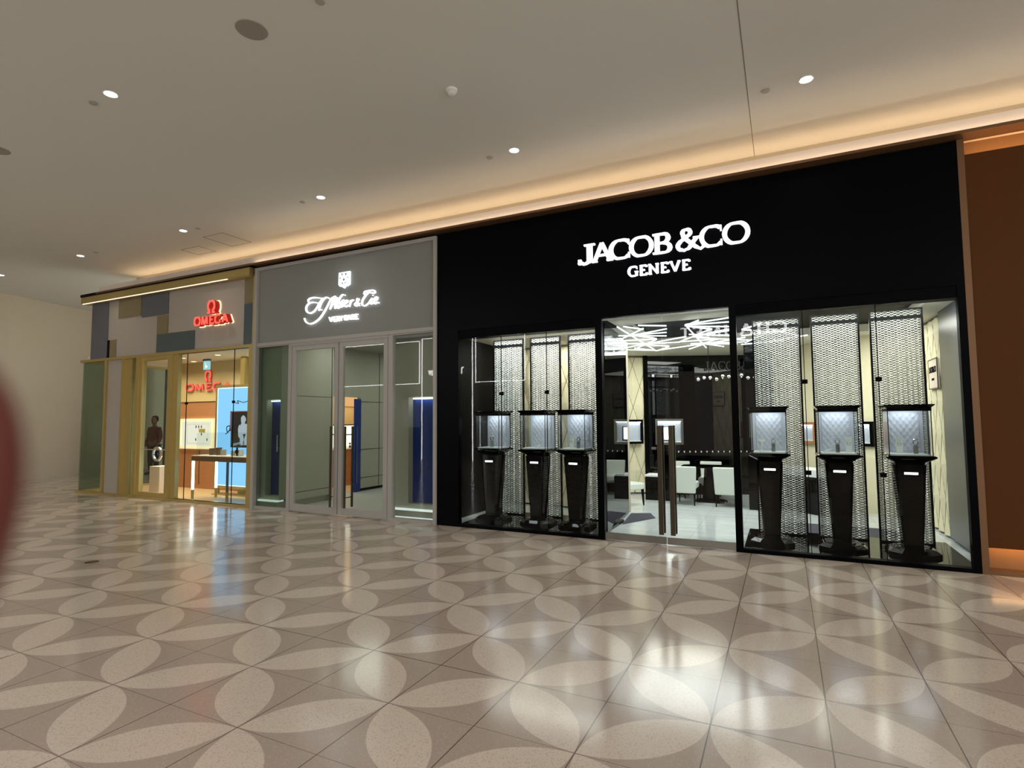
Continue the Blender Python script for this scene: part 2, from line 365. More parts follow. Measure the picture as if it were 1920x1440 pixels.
def word(text, x0, z0, h, y0, y1, m, parent, gap=.06, total=None, **kw):
    ws = [glyph(c)[0] for c in text]; tot = sum(ws)+gap*(len(text)-1); k = h if total is None else total/tot
    x = x0
    for c, w in zip(text, ws):
        if c != ' ':
            letter(c, x, x+w*k, z0, z0+h, y0, y1, **kw).build('letter', m, parent)
        x += (w+gap)*k

# ================================================================ STRUCTURE
FX0, FX1 = -30.0, 12.0
struct(B(FX0, FX1, -16.0, 0.03, -0.2, 0.0).build('floor', 'terrazzo'), 'polished terrazzo mall floor with pale leaf-shaped petals')
struct(B(FX0, -14.9, 0.03, 12.0, -0.2, 0.0).build('floor', 'terrazzo'))
struct(B(-4.87, 2.1, 0.03, 6.4, -0.2, 0.0).build('floor', 'jfloor'))
struct(B(-9.02, -4.87, 0.03, 7.5, -0.2, -0.005).build('floor', 'sage_floor'))
struct(B(-14.9, -9.02, 0.03, 7.5, -0.2, 0.0).build('floor', 'omega_floor'))
c = MB().box(FX0, FX1, -9.4, 0.8, CROWN, CROWN+0.25)
struct(c.build('ceiling', 'ceiling'), 'plain off-white mall ceiling')
struct(B(FX0, -14.3, 0.8, 12, CROWN, CROWN+0.25).build('ceiling', 'ceiling'))
# ceiling joint
struct(B(-0.24, -0.232, -12, 0.8, CROWN-0.002, CROWN+0.01).build('trim_1', 'joint_grey'))
struct(B(FX0, -14.3, 11.8, 12, 0, CROWN).build('wall_far_left', 'wall'))
w = MB(); w.loft([[(-19.2, -16, 0), (-19.2, -16, CROWN), (-19.5, -16, CROWN), (-19.5, -16, 0)],
                  [(-19.25, 0.3, 0), (-19.25, 0.3, CROWN), (-19.5, 0.3, CROWN), (-19.5, 0.3, 0)],
                  [(-19.95, 2.7, 0), (-19.95, 2.7, CROWN), (-20.3, 2.7, CROWN), (-20.3, 2.7, 0)],
                  [(-20.4, 11.8, 0), (-20.4, 11.8, CROWN), (-20.7, 11.8, CROWN), (-20.7, 11.8, 0)]])
struct(w.build('wall_left', 'wall'), 'plain beige wall at the far left end of the hall')
struct(B(-14.3, FX1, 0.8, 0.95, 4.62, CROWN+0.2).build('wall_above_shops', 'wall'))
# cove lip: thin upright board, shelf behind it
t = MB().box(-14.2, FX1, -0.08, -0.05, 4.60, 4.762).box(-14.2, FX1, -0.05, 0.8, 4.60, 4.64)
t.box(-14.2, FX1, 0.55, 0.8, 4.84, 4.88)
struct(t.build('trim_2', 'cream_trim'), 'pale cove lip running along the top of the shopfronts')
struct(MB().box(-14.15, FX1, -0.17, 0.06, 4.58, 4.60).box(-14.15, FX1, -0.17, -0.165, 4.60, 4.612).build('trim_3', 'bronze_trim'), 'brown metal strip under the cove lip')
struct(B(-14.2, 1.80, 0.0, 0.06, 4.535, 4.575).build('trim_4', 'black_matte'))
cl = B(-14.1, FX1, 0.60, 0.64, 4.88, 4.90).build('cove_light', 'warm_led'); fl = B(-14.15, FX1, -0.155, -0.145, 4.60, 4.606).build('fascia_fill', 'lip_fill_led'); tag(fl, 'added hidden warm strip on the brown ledge that brightens the pale cove lip', 'light')  # second strip is added only to brighten the cove lip
tag(cl, 'long warm light strip hidden behind the cove lip above the shops', 'light')

# shop shells (party walls, backs, soffits)
struct(B(-14.3, 1.8, 0.1, 0.2, 3.06, 4.62).build('wall_over_shops', 'black_matte'))
struct(B(-4.97, -4.87, 0.06, 6.4, 0, 3.3).build('wall_between_shops', 'sage'))
struct(B(-9.07, -8.97, 0.06, 1.40, 0, 3.3).build('wall_between_shops', 'sage'))

# ---------------------------------------------------------------- right bronze bay
struct(B(1.77, 1.83, -0.03, 0.12, 0, 4.575).build('trim_5', 'bronze_trim'))
struct(B(1.83, FX1, 0.16, 0.26, 0, 4.61).build('wall_right', 'golden_brown'))
wp = thing('wall_panel', 'large brown bronze wall panel at the right edge with glowing slots above and below', 'wall panel', (3.3, 0, 0.27))
B(-1.47, 6, -0.02, 0.04, 0, 4.13).build('panel', 'bronze', wp)
B(-1.44, 6, 0.05, 0.07, 4.10, 4.12).build('light_strip', 'amber_led', wp)
B(-1.44, 6, 0.05, 0.07, 0.0, 0.02).build('light_strip', 'amber_led', wp)
struct(B(1.83, FX1, -0.03, 0.16, 0.0, 0.035).build('baseboard_right', 'bronze_trim'))

# ================================================================ BLACK JEWELLER'S SHOP
struct(B(-4.87, 1.77, -0.03, 0.10, 3.02, 4.555).build('wall_front_black', 'black'), 'plain black fascia carrying the white illuminated letters')
struct(B(-4.87, -4.5, -0.03, 0.10, 0, 3.02).build('wall_front_black', 'black'))
# seams of the pilaster
def shop_window(name, x0, x1, z0, z1, joints, fr, fm, gm='glass', clips=None, wl=.05, wr=.05, wt=.05, wb=.05, y0=-.03, y1=.06, label=None):
    r = struct(empty(name, (x0, 0, 0)), label); W_ = x1-x0
    f = MB().box(0, wl, y0, y1, z0, z1).box(W_-wr, W_, y0, y1, z0, z1).box(wl, W_-wr, y0, y1, z1-wt, z1).box(wl, W_-wr, y0, y1, z0, z0+wb)
    f.build('window_frame', fm, r)
    xs = [wl]+[j-x0 for j in joints]+[W_-wr]
    for a, b in zip(xs, xs[1:]): B(a+.003, b-.003, 0.012, 0.022, z0+wb, z1-wt).build('pane', gm, r)
    for j in joints:
        B(j-x0-.004, j-x0+.004, 0.010, 0.024, z0+wb, z1-wt).build('glass_joint', 'black_matte', r)
        for cz in (clips or []): B(j-x0-.03, j-x0+.03, 0.004, 0.03, cz-.025, cz+.025).build('clip', 'black_matte', r)
    return r
shop_window('window_1', -4.5, -2.20, 0, 3.02, [-3.76, -3.03], .05, 'black', clips=[2.0, 1.12], wl=.02, wr=.09, wt=.02, wb=.045, label='left display window of the black shop')
shop_window('window_2', -.57, 1.77, 0, 3.02, [.235, .965], .05, 'black', clips=[2.03, 0.97], wl=.08, wr=.07, wt=.02, wb=.045, label='right display window of the black shop')
struct(B(-4.48, -2.22, -.02, .10, 2.87, 3.0).build('trim_6', 'black_matte')); struct(B(-.5, 1.7, -.02, .10, 2.87, 3.0).build('trim_7', 'black_matte'))
# glass double door
d = struct(empty('door_1', (-1.39, 0, 0)), 'frameless glass double door of the black shop')
for s, hx in ((-1, -.055), (1, .09)):
    x0, x1 = (-.81, -.006) if s < 0 else (.006, .82)
    lf = B(x0, x1, 0.0, 0.012, 0.10, 2.99).build('door_leaf', 'glass', d)
    B(x0, x1, -.012, .024, 0.012, 0.10).build('bottom_rail', 'steel', lf)
    h = MB()
    for yy in (-.07, .06): h.box(hx-.03, hx+.03, yy-.012, yy+.012, .14, 1.52)
    for zz in (.35, 1.3): h.tube((hx, -.06, zz), (hx, .05, zz), .01)
    h.build('pull_handle', 'dark_bronze', lf, .003)
    B(x0, x1, .0, .014, 2.955, 2.975).build('top_edge', 'steel', lf)
B(.02, .12, -.02, .0, 1.10, 1.19).v  # (no object)
B(-.17, -.11, -.014, .02, 1.21, 1.24).build('lock', 'steel', d)
struct(B(-2.2, -.57, -.03, .1, 2.99, 3.02).build('trim_8', 'black'))

# main illuminated sign
sg = thing('shop_sign', 'white illuminated serif letters JACOB&CO over GENEVE on the black fascia', 'sign', (-1.39, -.03, 3.5))
def zoomx(zx, zy, Y): return atY(1060+zx/5.053, 390+zy/5.053, Y)
jl = [('J', 135, 285, 525), ('A', 258, 445, 515), ('C', 420, 618, 490), ('O', 616, 832, 465), ('B', 826, 1022, 440), ('&', 1048, 1335, 405), ('C', 1278, 1495, 375), ('O', 1498, 1748, 345)]
for ch, a, b, zy in jl:
    xa, xb = zoomx(a, zy, -.05).x+1.39, zoomx(b, zy, -.05).x+1.39
    hi = .265 if ch != '&' else .275
    letter(ch, xa, xb, .265, .265+hi, -.05, -.005).build('letter', 'sign_white', sg)
word('GENEVE', -.415, .005, .135, -.05, -.005, 'sign_white', sg, gap=.1, total=.80, thick=.2, thin=.09)

# interior shell
def slab(name, a, b, z0, z1, th, m, kind='structure'):
    a, b = Vector((*a, 0)), Vector((*b, 0)); d_ = (b-a).normalized(); n_ = Vector((-d_.y, d_.x, 0))*th
    mb = MB().loft([[a+Vector((0, 0, z0)), b+Vector((0, 0, z0)), b+n_+Vector((0, 0, z0)), a+n_+Vector((0, 0, z0))],
                    [a+Vector((0, 0, z1)), b+Vector((0, 0, z1)), b+n_+Vector((0, 0, z1)), a+n_+Vector((0, 0, z1))]])
    o = mb.build(name, m)
    if kind: o['kind'] = kind
    return o
struct(B(-2.74, -2.66, 4.86, 4.95, 0, 3.0).build('leak_post', 'black_matte'))  # post added to cover a light leak at the quilted panel's edge
slab('wall_back', (-2.70, 4.95), (-.1, 6.1), 0, 3.0, .1, 'smoke_gloss')
slab('wall_inner_left', (-2.27, .35), (-2.45, 2.25), 0, 3.0, .08, 'smoke_gloss')
slab('wall_inner_left', (-4.86, .1), (-4.86, 2.6), 0, 3.0, -.02, 'black_matte')
slab('wall_inner_left', (-4.80, 2.6), (-2.46, 2.3), 0, 3.0, .08, 'wall')
slab('wall_inner_right', (1.98, 3.2), (-.1, 5.2), 0, 3.0, .1, 'cream')
slab('wall_inner_right', (-.1, 5.15), (-.1, 6.2), 0, 3.0, .1, 'black_gloss')
slab('wall_inner_right', (2.05, .28), (2.05, 3.3), 0, 3.0, .08, 'black_gloss')
slab('wall_side_mirror', (1.93, .28), (1.93, 1.75), 0.05, 3.0, .04, mat('dark_slate', lin(54, 56, 68), .3))
# ceiling with a dark coffer
jc = MB().box(-4.87, 2.1, .1, .75, 3.0, 3.12).box(-4.87, 2.1, 3.2, 6.4, 3.0, 3.12).box(-4.87, -2.1, .75, 3.2, 3.0, 3.12).box(1.6, 2.1, .75, 3.2, 3.0, 3.12)
struct(jc.build('ceiling', 'shop_white')); struct(MB().box(-4.87, -2.2, .1, .9, 2.995, 3.0).box(-.55, 2.1, .1, .9, 2.995, 3.0).build('ceiling', 'black_matte'))
struct(MB().box(-2.1, 1.6, .75, 3.2, 3.12, 3.2).build('ceiling', 'black_matte'))

# quilted leather surfaces
def quilt(origin, du, w, h, dx, dz, amp, nrm, res=10):
    """diamond tufted relief; origin lower left, du unit direction, nrm outward"""
    o, du, nrm = Vector(origin), Vector(du), Vector(nrm); nu = max(6, int(w/dx*res)); nv = max(6, int(h/dz*res)); mb = MB(); vs = []
    for j in range(nv+1):
        for i in range(nu+1):
            u, v = w*i/nu, h*j/nv; a = (u/dx+v/dz) % 1; b = (u/dx-v/dz) % 1
            k = min(a, 1-a, b, 1-b)*2 if dx > .2 else (math.sin(PI*a)*math.sin(PI*b))**.45
            vs.append(o+du*u+Vector((0, 0, v))+nrm*(abs(amp)*k))
    fs = [(j*(nu+1)+i, j*(nu+1)+i+1, (j+1)*(nu+1)+i+1, (j+1)*(nu+1)+i) for j in range(nv) for i in range(nu)]
    mb.add(vs, fs)
    # closed back
    b0 = [o-nrm*.02, o+du*w-nrm*.02, o+du*w+Vector((0, 0, h))-nrm*.02, o+Vector((0, 0, h))-nrm*.02]
    f0 = [o, o+du*w, o+du*w+Vector((0, 0, h)), o+Vector((0, 0, h))]
    mb.add(b0+f0, [(3, 2, 1, 0), (0, 1, 5, 4), (1, 2, 6, 5), (2, 3, 7, 6), (3, 0, 4, 7)])
    return mb
def quilt_panel(label, a, b, z0=0.03, z1=2.96, dx=.32, dz=.92, amp=.045, nrm=None):
    a, b = Vector((*a, 0)), Vector((*b, 0)); d_ = (b-a).normalized(); n_ = Vector((d_.y, -d_.x, 0))
    if nrm: n_ = Vector((*nrm, 0)).normalized()
    q = quilt(a+Vector((0, 0, z0)), d_, (b-a).length, z1-z0, dx, dz, amp, n_)
    o = tag(q.build('quilted_panel', 'cream', smooth=False), label, 'wall panel', 'cream quilted wall panels')
    L, H = (b-a).length, z1-z0; pp = MB()
    for sg in (1, -1):                       # sewn seams, dark tubes standing for crease shade: u/dx + sg*v/dz = k
        for k in range(-12, 24):
            pts = []
            for u, v in ((k*dx, 0), ((k-sg*H/dz)*dx, H), (0, k*dz*sg), (L, (k-L/dx)*dz*sg)):
                if -1e-6 <= u <= L+1e-6 and -1e-6 <= v <= H+1e-6: pts.append((u, v))
            pts = sorted(set((round(u, 4), round(v, 4)) for u, v in pts))
            if len(pts) >= 2 and pts[0] != pts[-1]:
                pp.tube(*[a+d_*u+Vector((0, 0, z0+v))+n_*.004 for u, v in (pts[0], pts[-1])], .0065, 6)
    pp.build('crease_line', 'seam', o); return o
quilt_panel('tall cream diamond-quilted leather wall panel seen through the glass doors', (-3.75, 4.22), (-2.70, 4.93))
slab('wall_inner_left', (-3.8, 4.28), (-2.7, 5.0), 0, 3.0, .1, 'wall')
quilt_panel('cream quilted wall stretch far behind the right-hand mesh screens', (-.05, 5.08), (1.95, 3.16))
quilt_panel('cream quilted side wall beside the rightmost mesh screen, carrying a small name plaque', (1.93, 3.15), (1.93, 1.8), nrm=(-1, 0))
quilt_panel('cream quilted wall behind the three left-hand mesh screens', (-4.72, 2.50), (-2.50, 2.24))
pq = thing('name_plaque', 'small cream plaque with black serif lettering on the quilted side wall', 'plaque', (1.885, 2.1, 2.2))
B(-.012, .012, -.24, .24, -.2, .2).build('board', 'cream_trim', pq)
fr = MB()
for a in ((-.25, .25, -.21, -.195), (-.25, .25, .195, .21)): fr.box(-.016, -.008, a[0], a[1], a[2], a[3])
for a in ((-.25, -.235), (.235, .25)): fr.box(-.016, -.008, a[0], a[1], -.21, .21)
fr.build('border', 'dark_bronze', pq)
def side_word(text, parent, y0, total, z0, h, xf):
    ws = [glyph(c)[0] for c in text]; k = total/(sum(ws)+.08*(len(text)-1)); y = y0
    for c_, w_ in zip(text, ws):
        m_ = letter(c_, 0, w_*k, z0, z0+h, 0, .004)
        m_.v = [(xf-yy, y-xx, zz) for xx, yy, zz in m_.v]
        m_.build('letter', 'black_matte', parent); y -= (w_+.08)*k
side_word('JACOB&CO', pq, .19, .38, .02, .08, -.013); side_word('GENEVE', pq, .07, .14, -.09, .03, -.013)

# window stage
for x0, x1 in ((-4.48, -2.3), (-.49, 1.76)):
    st = B(x0, x1, .07, 1.35, 0, .045).build('window_stage', 'black_gloss', bevel=.004)
    tag(st, 'low glossy black stage inside the %s display window' % ('left' if x0 < -2 else 'right'), 'stage')

# mesh screens
def screen(x0, x1, label):
    r = thing('mesh_screen', label, 'screen', ((x0+x1)/2, 1.08, .045), 0, 'silver mesh screens'); w = (x1-x0)/2
    MB().frame(-w, w, 0, 2.93, .02, -.02, .02).box(-w+.02, w-.02, -.012, .012, 2.80, 2.84).build('frame', 'black', r)
    mb = MB(); n = 72; vs = []
    for z in (.02, 2.80):
        for i in range(n+1):
            x = -w+.02+(2*w-.04)*i/n; vs.append((x, .006*math.sin(i*.9), z))
    mb.add(vs, [(i, i+1, n+2+i, n+1+i) for i in range(n)]); mb.build('mesh', 'link_mesh', r)
    mb = MB(); vs = []
    for z in (2.84, 2.91):
        for i in range(n+1): vs.append((-w+.02+(2*w-.04)*i/n, .006*math.sin(i*.9), z))
    mb.add(vs, [(i, i+1, n+2+i, n+1+i) for i in range(n)]); mb.build('mesh', 'link_mesh', r)
for x0, x1, l in ((-4.45, -3.88, 'leftmost tall silver link-mesh screen of the left window'), (-3.76, -3.22, 'middle silver link-mesh screen of the left window'),
                  (-3.09, -2.48, 'silver link-mesh screen of the left window nearest the glass doors'), (-.36, .24, 'silver link-mesh screen of the right window nearest the glass doors'),
                  (.36, .92, 'middle silver link-mesh screen of the right window'), (1.03, 1.60, 'rightmost silver link-mesh screen, beside the cream side wall')):
    screen(x0, x1, l)

# display pedestals with glass cases
def octo(w, dpt, z, ch=.25):
    a, b, c_ = w/2, dpt/2, min(w, dpt)/2*ch
    return [(-a+c_, -b, z), (a-c_, -b, z), (a, -b+c_, z), (a, b-c_, z), (a-c_, b, z), (-a+c_, b, z), (-a, b-c_, z), (-a, -b+c_, z)]
def make_pedestal(label, loc):
    r = thing('display_pedestal', label, 'display case', loc, 0, 'black display pedestals with glass cases')
    MB().loft([octo(.50, .50, 0, .45), octo(.50, .50, .035, .45), octo(.40, .40, .07, .45), octo(.27, .30, .085, .3)]).build('base', 'black_gloss', r)
    MB().loft([octo(.19, .22, .085, .2), octo(.30, .32, 1.02, .2)]).build('pillar', 'black_gloss', r)
    MB().loft([octo(.27, .29, 1.02, .2), octo(.29, .31, 1.04, .2), octo(.44, .44, 1.085, .12), octo(.48, .48, 1.10, .1), octo(.48, .48, 1.115, .1), octo(.44, .44, 1.125, .1)]).build('collar', 'black_gloss', r)
    np_ = B(-.065, .065, -.158, -.145, .91, .935).build('nameplate', 'plate', r); np_['label'] = 'small white lit nameplate'
    g = MB()
    for x in (-.205, .2): g.box(x, x+.005, -.205, .205, 1.125, 1.66)
    g.box(-.2, .2, -.205, -.2, 1.125, 1.66); g.build('case_glass', 'case_glass', r)
    for x in (-.207, .199):
        for y in (-.207, .199): B(x, x+.008, y, y+.008, 1.125, 1.66).build('corner_edge', 'black_matte', r)
    MB().loft([octo(.42, .42, 1.66, .06), octo(.42, .42, 1.668, .06), octo(.48, .48, 1.695, .06), octo(.48, .48, 1.705, .06)]).build('case_top', 'black_gloss', r)
    B(-.18, .18, -.18, .18, 1.125, 1.14).build('platform', 'white', r)
    bp_ = B(-.195, .195, .17, .2, 1.14, 1.66).build('back_panel', 'lilac', r)
    quilt((-.15, .168, 1.17), (1, 0, 0), .30, .44, .062, .088, .010, (0, -1, 0), 8).build('quilting', 'lilac', bp_, smooth=True)
    B(-.15, .15, .0, .10, 1.652, 1.659).build('lamp', M['case_lamp'], r); MB().box(-.208, .208, -.209, -.2, 1.63, 1.66).box(-.208, .208, .2, .209, 1.63, 1.66).box(-.209, -.2, -.2, .2, 1.63, 1.66).box(.2, .209, -.2, .2, 1.63, 1.66).build('lamp_hood', 'black_matte', r)  # dark band around the top is added to hide the lamp strip
    return r
M['case_lamp'] = emis('case_lamp', (0.9, 0.94, 1, 1), 11)
PED = [(1.275, .51, .045), (.575, .51, .045), (-.18, .51, .045), (-2.775, .51, .045), (-3.39, .51, .045), (-4.16, .51, .045)]
PL = ['tapered black pedestal with a glass case, rightmost in the right window', 'tapered black pedestal with a glass case, middle one of the right window',
      'tapered black pedestal with a glass case, in the right window nearest the doors', 'tapered black pedestal with a glass case, in the left window nearest the doors',
      'tapered black pedestal with a glass case, middle one of the left window', 'tapered black pedestal with a glass case, leftmost one by the black pilaster']
p0 = make_pedestal(PL[0], PED[0])
for l, q in zip(PL[1:], PED[1:]): copy_thing(p0, q, l)
# jewellery stands
def make_watch_stand(label, loc, h=.10):
    r = thing('watch_stand', label, 'watch stand', loc, 0, 'watch stands in the pedestal cases')
    B(-.022, .022, -.022, .022, 0, h).build('block', 'steel', r, .002)
    mb = MB(); n = 16
    for i in range(n):
        a, b = 2*PI*i/n, 2*PI*(i+1)/n
        mb.loft([[(.026*math.cos(t)*k, y, h+.03+.026*math.sin(t)*k) for k, y in ((1, -.009), (1, .009), (.86, .009), (.86, -.009))] for t in (a, b)])
    mb.build('strap', 'black_matte', r)
    MB().lathe([(.001, 0), (.023, 0), (.026, .004), (.023, .009), (.001, .010)], (0, -.006, h+.06), 20).build('watch_case', 'chrome', r, smooth=False)
    return r
def make_neck_stand(label, loc, h=.19):
    r = thing('necklace_stand', label, 'necklace stand', loc, 0, 'white necklace boards in the pedestal cases')
    mb = MB().loft([[(-.03, -.01, 0), (.03, -.01, 0), (.03, .01, 0), (-.03, .01, 0)], [(-.036, .02, h), (.036, .02, h), (.036, .035, h), (-.036, .035, h)]]); mb.build('board', 'white', r)
    pts = [(.02*math.cos(t)*1.0, -.012+.012*(0.6+.4*math.sin(t)), h*.7+.05*math.sin(t)) for t in [PI+PI*i/12 for i in range(13)]]
    ch_ = MB().path(pts, .0025, 6).build('chain', 'chrome', r)
    return r
ZP = .045+1.14
w0 = make_watch_stand('watch on a silver block in the rightmost pedestal case', (1.275+.08, .50, ZP))
for (px_, dx_, l) in ((.575, .0, 'watch on a silver block in the middle case of the right window'), (-.18, .05, 'dark watch on a block in the right-window case nearest the doors'),
                      (-2.775, .04, 'watch on a block in the left-window case nearest the doors'), (-4.16, -.02, 'dark watch on a block in the leftmost case')):
    copy_thing(w0, (px_+dx_, .50, ZP), l)
n0 = make_neck_stand('tall white necklace board in the rightmost pedestal case', (1.275-.07, .52, ZP))
copy_thing(n0, (.575+.12, .52, ZP), 'tall white necklace board in the middle case of the right window')
copy_thing(n0, (-2.775-.07, .52, ZP), 'tall white necklace board in the left-window case nearest the doors')
def make_bust(label, loc):
    r = thing('ring_stand', label, 'display stand', loc)
    MB().lathe([(.03, 0), (.03, .004), (.008, .02), (.006, .08), (.02, .115), (.035, .12), (.035, .13), (.0, .132)], (0, 0, 0), 16).build('stem', 'white', r, smooth=False)
    B(-.045, .045, -.012, .012, .13, .15).build('crossbar', 'white', r, .004); return r
b0 = make_bust('white T-shaped jewellery stand in the right-window case nearest the doors', (-.18-.09, .5, ZP))
copy_thing(b0, (-2.775+.13, .54, ZP), 'white T-shaped jewellery stand in the left-window case nearest the doors')
cu = MB(); 
for i in range(14):
    a, b = 2*PI*i/14, 2*PI*(i+1)/14
    cu.tube((.035*math.cos(a), .02*math.sin(a), .022+.012*math.cos(a)), (.035*math.cos(b), .02*math.sin(b), .022+.012*math.cos(b)), .009)
cuo = cu.build('bracelet', 'white'); cuo.location = (-3.39, .5, ZP-.001); tag(cuo, 'white bracelet lying in the middle case of the left window', 'bracelet')
cu2 = cuo.copy(); COL.objects.link(cu2); cu2.location = (.575-.11, .5, ZP-.001); tag(cu2, 'white bracelet lying in the middle case of the right window', 'bracelet')

# ceiling light sculpture: straight white tubes
sc = thing('led_sculpture', 'ceiling sculpture of crossing bright white light tubes inside the black shop', 'ceiling light', (-1.2, 2, 2.92))
TP = [((340, 290), (590, 325)), ((255, 300), (755, 605)), ((590, 325), (270, 480)), ((525, 275), (885, 280)),
      ((440, 410), (890, 325)), ((440, 410), (890, 375)), ((270, 410), (890, 410)), ((270, 480), (760, 455)), ((760, 455), (440, 405)), ((760, 455), (480, 580)), ((280, 590), (740, 600)),
      ((480, 575), (750, 605)), ((290, 580), (600, 515)),
      ((270, 515), (880, 510)), ((640, 520), (1130, 430)), ((640, 510), (1060, 490)), ((770, 600), (1330, 520)), ((920, 550), (600, 530)), ((770, 600), (920, 550)), ((1060, 490), (1250, 415)),
      ((1130, 280), (1400, 570)), ((1130, 280), (1300, 210)), ((1135, 270), (1700, 180)), ((1135, 282), (1705, 240)), ((1150, 288), (1700, 290)), ((1150, 290), (1470, 330)), ((1470, 330), (1260, 410)),
      ((1260, 410), (1700, 320)), ((1260, 412), (1700, 345)), ((1180, 400), (1700, 415)), ((1260, 410), (1550, 455)), ((1550, 455), (1060, 490)), ((1370, 515), (1550, 455)), ((1180, 580), (1370, 515)),
      ((1370, 515), (1625, 550)), ((1370, 520), (1800, 522)), ((1400, 510), (1900, 430)), ((1300, 440), (1960, 470)), ((1200, 520), (1900, 495)), ((1860, 330), (2100, 250)), ((1860, 330), (2300, 380)),
      ((1850, 420), (2500, 340)), ((1850, 520), (2400, 470)), ((1900, 500), (2300, 330)), ((2100, 300), (2600, 420)), ((2200, 480), (2700, 400))]
def z42(a): return atZ(1120+a[0]/6.857, 570+a[1]/6.857, 2.92)
for k, (a, b) in enumerate(TP):
    a, b = z42(a), z42(b); dz = (k % 3)*.006
    MB().tube((a.x+1.2, a.y-2, dz), (b.x+1.2, b.y-2, dz), .0105, 6).build('tube', 'tube', sc)
for k, (x, y) in enumerate(((-2.05, .9), (-.9, 1.0), (-2.3, 2.9), (-1.2, 2.9))):
    dl = thing('ceiling_spot', ('small dark recessed ceiling spot near the left door leaf top', 'small dark recessed ceiling spot near the right door leaf top', 'dark ceiling spot above the tall quilted panel', 'dark ceiling spot beyond the light tubes')[k], 'ceiling spot', (x, y, 3.0), 0, 'dark ceiling spots in the black shop')
    MB().lathe([(.001, -.004), (.06, -.004), (.066, -.008), (.066, 0), (.001, 0)], (0, 0, 0), 20).build('housing', 'black_matte', dl)

# back wall lettering, globes for reflected lights, lit wall boxes
wd = (Vector((-.1, 6.1, 0))-Vector((-2.66, 4.98, 0))).normalized(); wang = math.atan2(wd.y, wd.x)
bs = thing('wall_lettering', 'dim grey lettering high on the dark back wall of the black shop', 'sign', (-1.52, 5.45, 2.45), wang)
word('JACOB&CO', 0, .22, .19, -.02, 0, 'slate', bs, gap=.06, total=1.35); word('GENEVE', .42, .06, .09, -.02, 0, 'slate', bs, gap=.1, total=.5)
gl = thing('globe_reflection', 'row of small bulbs added behind the glass doors in place of reflected lights', 'reflection stand-in', (-1.0, 3.3, 2.32))  # hung bulbs are added, standing in for a row of reflected lights
B(-.42, .62, -.01, .01, .10, .12).build('bar', 'black_matte', gl); MB().tube((-.2, 0, .12), (-.2, 0, .66), .005).tube((.4, 0, .12), (.4, 0, .66), .005).build('rod', 'black_matte', gl)
gw = emis('bulb_glow', (1, .93, .82, 1), 1.5)
for k in range(10):
    b_ = MB().sphere((-.38+k*.105, random.uniform(-.05, .05), random.uniform(-.01, .06)), .032, 8).build('bulb', 'chrome', gl, smooth=True)
    MB().sphere((b_.data.vertices[0].co.x, b_.data.vertices[0].co.y-.036, random.uniform(0, .05)), .010, 6).build('filament', gw, b_)
def lit_box(label, loc, rz, w, h, dep=.12, fm='steel', bm='lilac'):
    r = thing('wall_display_case', label, 'display case', loc, rz)
    MB().frame(-w/2, w/2, -h/2, h/2, .05, -.06, .0).build('frame', fm, r)
    mb = B(-w/2+.05, w/2-.05, -.012, -.004, -h/2+.05, h/2-.05).build('back', bm, r)
    quilt((-w/2+.07, -.014, -h/2+.1), (1, 0, 0), w-.14, h-.2, .06, .09, .006, (0, -1, 0), 6).build('quilting', bm, mb, smooth=True)
    B(-w/2+.05, w/2-.05, -.055, -.015, h/2-.06, h/2-.052).build('lamp', M['case_lamp'], r)
    B(-w/2+.05, w/2-.05, -.058, -.012, -h/2+.05, -h/2+.065).build('shelf', 'white', r)
    B(-w/2+.05, w/2-.05, -.06, -.056, -h/2+.05, h/2-.05).build('pane', 'case_glass', r)
    return r
qd = math.atan2(4.93-4.22, -2.70+3.75)
lit_box('lit jewellery box set into the tall cream quilted panel behind the left door leaf', (-3.00, 4.62, 1.34), qd, .56, .52, fm='black')
B_ = lit_box('lit display box with a grey frame on the dark back wall behind the door handles', (-2.27, 5.13, 1.33), wang, .60, .56)
cb = MB(); cb.frame(-.16, .1, -.2, .12, .02, -.05, -.04); cb.build('inner_frame', 'black', B_)
B(-.1, .06, -.045, -.04, -.16, .1).build('card', 'led_white', B_)
lit_box('lit display box glimpsed at the left edge of the right window beside the first case', (-.42, 3.4, 1.48), 0, .26, .42)
lit_box('lit wood-framed box in the gap between the first two right-window mesh screens', (.42, 4.55, 1.33), -.76, .36, .40, fm='wood')
lit_box('dark-framed lit box seen in the gap left of the rightmost mesh screen', (1.24, 3.78, 1.33), -.76, .32, .42, fm='black')
# dark columns that the box between gaps sits on
tag(B(-.60, -.24, 3.41, 3.6, 0, 3.0).build('column', 'black_gloss'), 'dark glossy column behind the first right-window screen', 'column')

# dark floor mats
def mat_rect(pts, label):
    r = [Vector((a, b, .0)) for a, b in pts]
    o = MB().loft([[p+Vector((0, 0, .001)) for p in r], [p+Vector((0, 0, .008)) for p in r]]).build('floor_mat', mat('mat_weave', lin(62, 62, 74), .9))
    tag(o, label, 'mat')
mat_rect([(-2.32, 1.25), (-1.95, 1.2), (-1.85, 2.15), (-2.45, 2.22)][:0] or [(-2.28, 1.15), (-1.93, 1.9), (-2.1, 2.33), (-2.40, 2.2)], 'small dark floor mat just inside the left door leaf')
mat_rect([(-.1, 1.45), (1.55, 1.45), (1.3, 2.3), (-.1, 2.35)], 'large dark floor mat behind the right-hand mesh screens')

